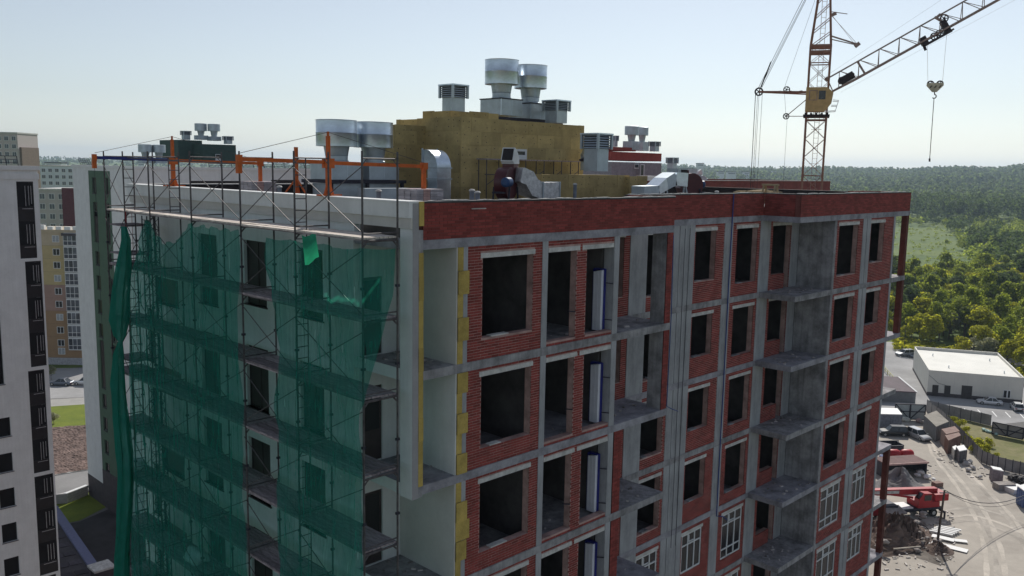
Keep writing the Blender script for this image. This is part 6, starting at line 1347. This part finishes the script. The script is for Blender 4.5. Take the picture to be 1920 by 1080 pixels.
# ------------------------------------------------------------------ vegetation
NR = np.random.default_rng(11)
def leaf_mat(name, c, isl=.35, tr=.6): return mat(name, c, .75, var=.3, scale=.35, island=isl, trans=tr, spec=.15)
L_BR = leaf_mat('leaf_bright', (.30, .32, .028)); L_MID = leaf_mat('leaf_mid', (.19, .24, .035)); L_DK = leaf_mat('leaf_dark', (.07, .11, .035), .3, .5); L_GR = leaf_mat('leaf_silver', (.24, .26, .19)); L_FAR = leaf_mat('leaf_far', (.085, .125, .05), .45, .5); L_MEA = leaf_mat('leaf_clump', (.22, .28, .055), .4, .55)
M_TRUNK = mat('bark', (.10, .075, .055), .9, var=.3)
def crown_pts(n, H, rad, lobes, rng, low=.18):
    """leaf positions spread over the shells of several lobes"""
    cs = []; 
    for i in range(lobes):
        a = rng.uniform(0, 6.28); rr = rad*rng.uniform(.15, .62); z = H*rng.uniform(low+.2, .86); k = 1-abs(z/H-.5)*.9
        cs.append((rr*math.cos(a)*k, rr*math.sin(a)*k, z, rad*rng.uniform(.34, .58)*max(.5, k)))
    cs = np.array(cs); w = cs[:, 3]**2; idx = rng.choice(len(cs), n, p=w/w.sum()); c = cs[idx]
    d = rng.normal(size=(n, 3)); d /= np.linalg.norm(d, axis=1)[:, None]; d[:, 2] = np.where(d[:, 2] < -.35, -d[:, 2], d[:, 2])
    p = c[:, :3]+d*c[:, 3:4]*rng.uniform(.72, 1.05, (n, 1)); p[:, 2] = np.maximum(p[:, 2], H*low*rng.uniform(.4, 1, n)); return p, d
def leaf_mesh(p, d, size, rng):
    n = len(p); t = np.cross(d, rng.normal(size=(n, 3))); t /= np.linalg.norm(t, axis=1)[:, None]+1e-9
    nn = d+rng.normal(size=(n, 3))*.5+np.array([0, 0, .3]); nn /= np.linalg.norm(nn, axis=1)[:, None]; t = np.cross(nn, t); t /= np.linalg.norm(t, axis=1)[:, None]+1e-9; b = np.cross(nn, t)
    s = size*rng.uniform(.6, 1.3, (n, 1)); t = t*s; b = b*s*.75
    v = np.stack([p-t*.5-b*.3, p+b*.5-t*.1, p+t*.55+b*.1, p-b*.5+t*.1], 1).reshape(-1, 3); return v
def np_mesh(name, v, m):
    n = len(v)//4; me = bpy.data.meshes.new(name); me.vertices.add(len(v)); me.vertices.foreach_set('co', v.astype(np.float32).ravel())
    me.loops.add(len(v)); me.loops.foreach_set('vertex_index', np.arange(len(v), dtype=np.int32)); me.polygons.add(n)
    me.polygons.foreach_set('loop_start', np.arange(0, len(v), 4, dtype=np.int32)); me.polygons.foreach_set('loop_total', np.full(n, 4, dtype=np.int32)); me.materials.append(m); me.update(calc_edges=True); return me
def trunk_mb(H, rad, rng, k=5):
    m = MB(); m.path([(0, 0, -.1), (.05, .03, H*.3), (.1, -.05, H*.62)], [H*.022, H*.016, H*.007], 7)
    for i in range(k):
        a = rng.uniform(0, 6.28); z = H*rng.uniform(.2, .5); m.path([(.04, 0, z), (rad*.35*math.cos(a), rad*.35*math.sin(a), z+H*.14), (rad*.6*math.cos(a), rad*.6*math.sin(a), z+H*.27)], [H*.01, H*.006, H*.003], 5)
    return m
KINDS = {}
for kind, m, H, rad, n, ls, lobes, low in (('bright0', L_BR, 8.5, 4.2, 1500, .62, 10, .04), ('bright1', L_BR, 7, 3.8, 1300, .6, 9, .02), ('bright2', L_MID, 9.5, 4.5, 1600, .65, 12, .05), ('mid0', L_MID, 12, 4.6, 1700, .68, 12, .15), ('dark0', L_DK, 13, 4.4, 1700, .7, 12, .12), ('silver0', L_GR, 5.5, 3.8, 1200, .5, 9, .05), ('silver1', L_GR, 6.8, 3.4, 1200, .5, 8, .08), ('bush0', L_BR, 3.2, 2.4, 700, .42, 7, .02)):
    rng = np.random.default_rng(len(KINDS)+3); p, d = crown_pts(n, H, rad, lobes, rng, low)
    KINDS[kind] = (np_mesh('crown', leaf_mesh(p, d, ls, rng), m), mesh_of(trunk_mb(H, rad, rng), 'trunk', M_TRUNK), H)
NAMES = dict(b=('deciduous_tree', 'bright yellow green tree in the sunny thicket beyond the warehouse', 'tree', 'bright trees of the thicket'), m=('deciduous_tree', 'mid green broad tree in the thicket beyond the warehouse', 'tree', 'mid green trees of the thicket'), d=('deciduous_tree', 'dark green tall tree in the thicket beyond the warehouse', 'tree', 'dark trees of the thicket'), s=('willow_bush', 'silvery grey green willow bush in the thicket beyond the warehouse', 'bush', 'silvery bushes of the thicket'))
def plant(kind, x, y, z, s, rz, names, sz=None):
    cm, tm, H = KINDS[kind]; t = thing(names[0], names[1], names[2], (x, y, z), names[3]); t.rotation_euler[2] = rz; t.scale = (s, s, (sz or 1)*s)
    for nm, me in (('crown', cm), ('trunk', tm)): o = bpy.data.objects.new(nm, me); COL.objects.link(o); o.parent = t
    return t
def hz(x, y):
    dx, dy = x-CAMP[0], y-CAMP[1]; D = math.hypot(dx, dy); return G-.02+hill(D, YAW-math.atan2(dy, dx))
def pxD(px, D):
    th = YAW-math.atan((px-960)/FPX); return CAMP[0]+D*math.cos(th), CAMP[1]+D*math.sin(th)
def edgeD(px): return np.interp(px, [1560, 1640, 1690, 1795, 1920, 2100], [300, 262, 246, 238, 222, 205])   # front edge of the thicket
def meadow(px, D): return 392+12*math.sin(px*.05) < D < 830 and px < 1828+16*math.sin(D*.02) and not (D > 560 and 1765 < px and math.sin(px*.11+D*.016) > -.2)
placed = []; cnt = 0; tries = 0
while cnt < 285 and tries < 30000:
    tries += 1; px = R.uniform(1630, 1960); D = math.sqrt(R.uniform(225**2, 440**2))
    if D < edgeD(px)+4 or meadow(px, D): continue
    x, y = pxD(px, D)
    if any((x-a)**2+(y-b)**2 < 3.9**2 for a, b in placed): continue
    u = R.random(); front = D < edgeD(px)+28
    if front: kind = 'silver%d' % R.randrange(2) if u < .22 else ('bright%d' % R.randrange(2) if u < .7 else ('bush0' if u < .85 else 'bright2'))
    else: kind = 'silver1' if u < .07 else ('bright%d' % R.randrange(2) if u < .55 else ('bright2' if u < .72 else ('mid0' if u < .86 else 'dark0')))
    nk = 's' if kind[0] == 's' else ('d' if kind[0] == 'd' else ('m' if kind in ('mid0', 'bright2') else 'b'))
    plant(kind, x, y, hz(x, y), R.uniform(.75, 1.2), R.uniform(0, 6.28), NAMES[nk], R.uniform(.9, 1.15)); placed.append((x, y)); cnt += 1
# weeds and bushes in the fenced corner and at the left
for px, py, s in ((1790, 795, .7), (1800, 803, .8), (1812, 812, .6), (1806, 826, .7), (1818, 836, .8), (1828, 848, .75), (1838, 845, .9), (1846, 852, .8), (1852, 838, .7), (1832, 833, .6), (1797, 815, .6), (1866, 860, .5)):
    c = gpt(px, py); plant('bush0', c[0], c[1], G, s*.62, R.uniform(0, 6), ('weed_bush', 'bright weedy bush growing between the slanting fence and the dry grass', 'bush', 'weedy bushes behind the fence'))
for px, py, s, k, lab in ((101, 795, .75, 'silver0', 'small reddish shrub at the corner of the lawn in the left gap'), (96, 712, .8, 'silver1', 'pale blossoming shrub by the plinth of the ochre block')):
    c = gpt(px, py); plant(k, c[0], c[1], G, s*.5, 1, ('garden_shrub', lab, 'shrub', None))
# woodland too far and too many to single out: leaf clumps spread over crowns, one object each
def canopy(name, pts, m, label, leaves, size, Hs, rads):
    vs = []
    rng = np.random.default_rng(len(pts)); base = []
    for i in range(10):
        p, d = crown_pts(leaves, 1.0, .45, 6, rng, .1); base.append((p, d))
    for (x, y, z, s) in pts:
        p, d = base[rng.integers(10)]; a = rng.uniform(0, 6.28); c, s_ = math.cos(a), math.sin(a); H = Hs*s; W_ = rads*s/.45
        q = np.stack([(p[:, 0]*c-p[:, 1]*s_)*W_+x, (p[:, 0]*s_+p[:, 1]*c)*W_+y, p[:, 2]*H+z], 1); dd = np.stack([d[:, 0]*c-d[:, 1]*s_, d[:, 0]*s_+d[:, 1]*c, d[:, 2]], 1)
        vs.append(leaf_mesh(q, dd, size*s, rng))
    o = bpy.data.objects.new(name, np_mesh(name, np.concatenate(vs), m)); COL.objects.link(o); tag(o, label, 'woodland', kind='stuff'); return o
pts = []; dk = []
for _ in range(1500):
    px = R.uniform(1560, 2050); D = math.sqrt(R.uniform(400**2, 1000**2))
    if meadow(px, D): continue
    if D > 850 and R.random() < .35: continue
    x, y = pxD(px, D); s = R.uniform(.6, 1.15)
    ((dk if (math.sin(px*.031+D*.011)+math.sin(px*.083-D*.02) > .45) else pts)).append((x, y, hz(x, y), s))
canopy('thicket', pts, L_MEA, 'light green scrub and young trees beyond the meadow', 110, 1.25, 8.5, 4.2)
canopy('tree_clumps', dk, L_DK, 'darker rounded tree clumps beyond the meadow', 130, 1.3, 12, 5.0)
pts = []
for _ in range(9000):
    px = R.uniform(1180, 2150); D = math.sqrt(R.uniform(1080**2, 3300**2))
    if px < 1330 and R.random() < .5: continue
    x, y = pxD(px, D); pts.append((x, y, hz(x, y), R.uniform(.75, 1.2)*(1 if D < 1700 else 1.25)))
canopy('far_forest', pts, L_FAR, 'dark forest covering the hills to the skyline', 36, 4.6, 22, 7.0)
pts = []
for _ in range(900):
    px = R.uniform(1500, 2150); D = R.uniform(900, 1120)+30*math.sin(px*.02); x, y = pxD(px, D); pts.append((x, y, hz(x, y), R.uniform(.85, 1.12)))
canopy('tall_wood', pts, L_DK, 'tall dark wood standing as a wall behind the scrub', 90, 2.0, 26, 4.6)
pts = []
for _ in range(420):
    px = R.uniform(1600, 1850); D = R.uniform(385, 850); x, y = pxD(px, D); pts.append((x, y, hz(x, y), R.uniform(.3, 1.0)**2))
canopy('meadow_scrub', pts, L_MEA, 'low shrubs scattered over the meadow', 40, .9, 3.2, 2.6)
pts = []
for _ in range(1500):
    px = R.uniform(-150, 700); D = math.sqrt(R.uniform(500**2, 4600**2)); x, y = pxD(px, D); pts.append((x, y, hz(x, y), R.uniform(.7, 1.2)))
canopy('distant_woods', pts, L_FAR, 'hazy woods on the low hills behind the left blocks', 24, 5.5, 14, 7.5)
# sunlit weeds along the thicket edge
pts = []
for _ in range(900):
    px = R.uniform(1690, 2050); D = edgeD(px)-R.uniform(1, 16)+8; x, y = pxD(px, D); pts.append((x, y, hz(x, y), R.uniform(.6, 1.3)))
canopy('verge_weeds', pts, L_BR, 'tall sunlit weeds along the front of the thicket', 26, .55, 1.3, 1.1)
# ------------------------------------------------------------------ air
hm = bpy.data.materials.new('air_haze'); hm.use_nodes = True; nt = hm.node_tree; nt.nodes.remove(nt.nodes['Principled BSDF'])
pv = nt.nodes.new('ShaderNodeVolumePrincipled'); pv.inputs['Density'].default_value = HAZE_D; pv.inputs['Color'].default_value = (.64, .82, 1, 1); pv.inputs['Anisotropy'].default_value = 0.3
nt.links.new(pv.outputs[0], nt.nodes['Material Output'].inputs['Volume'])
MB().box(-9600, -9600, G-2, 9600, 9600, 130).build('haze', hm, kind='stuff')
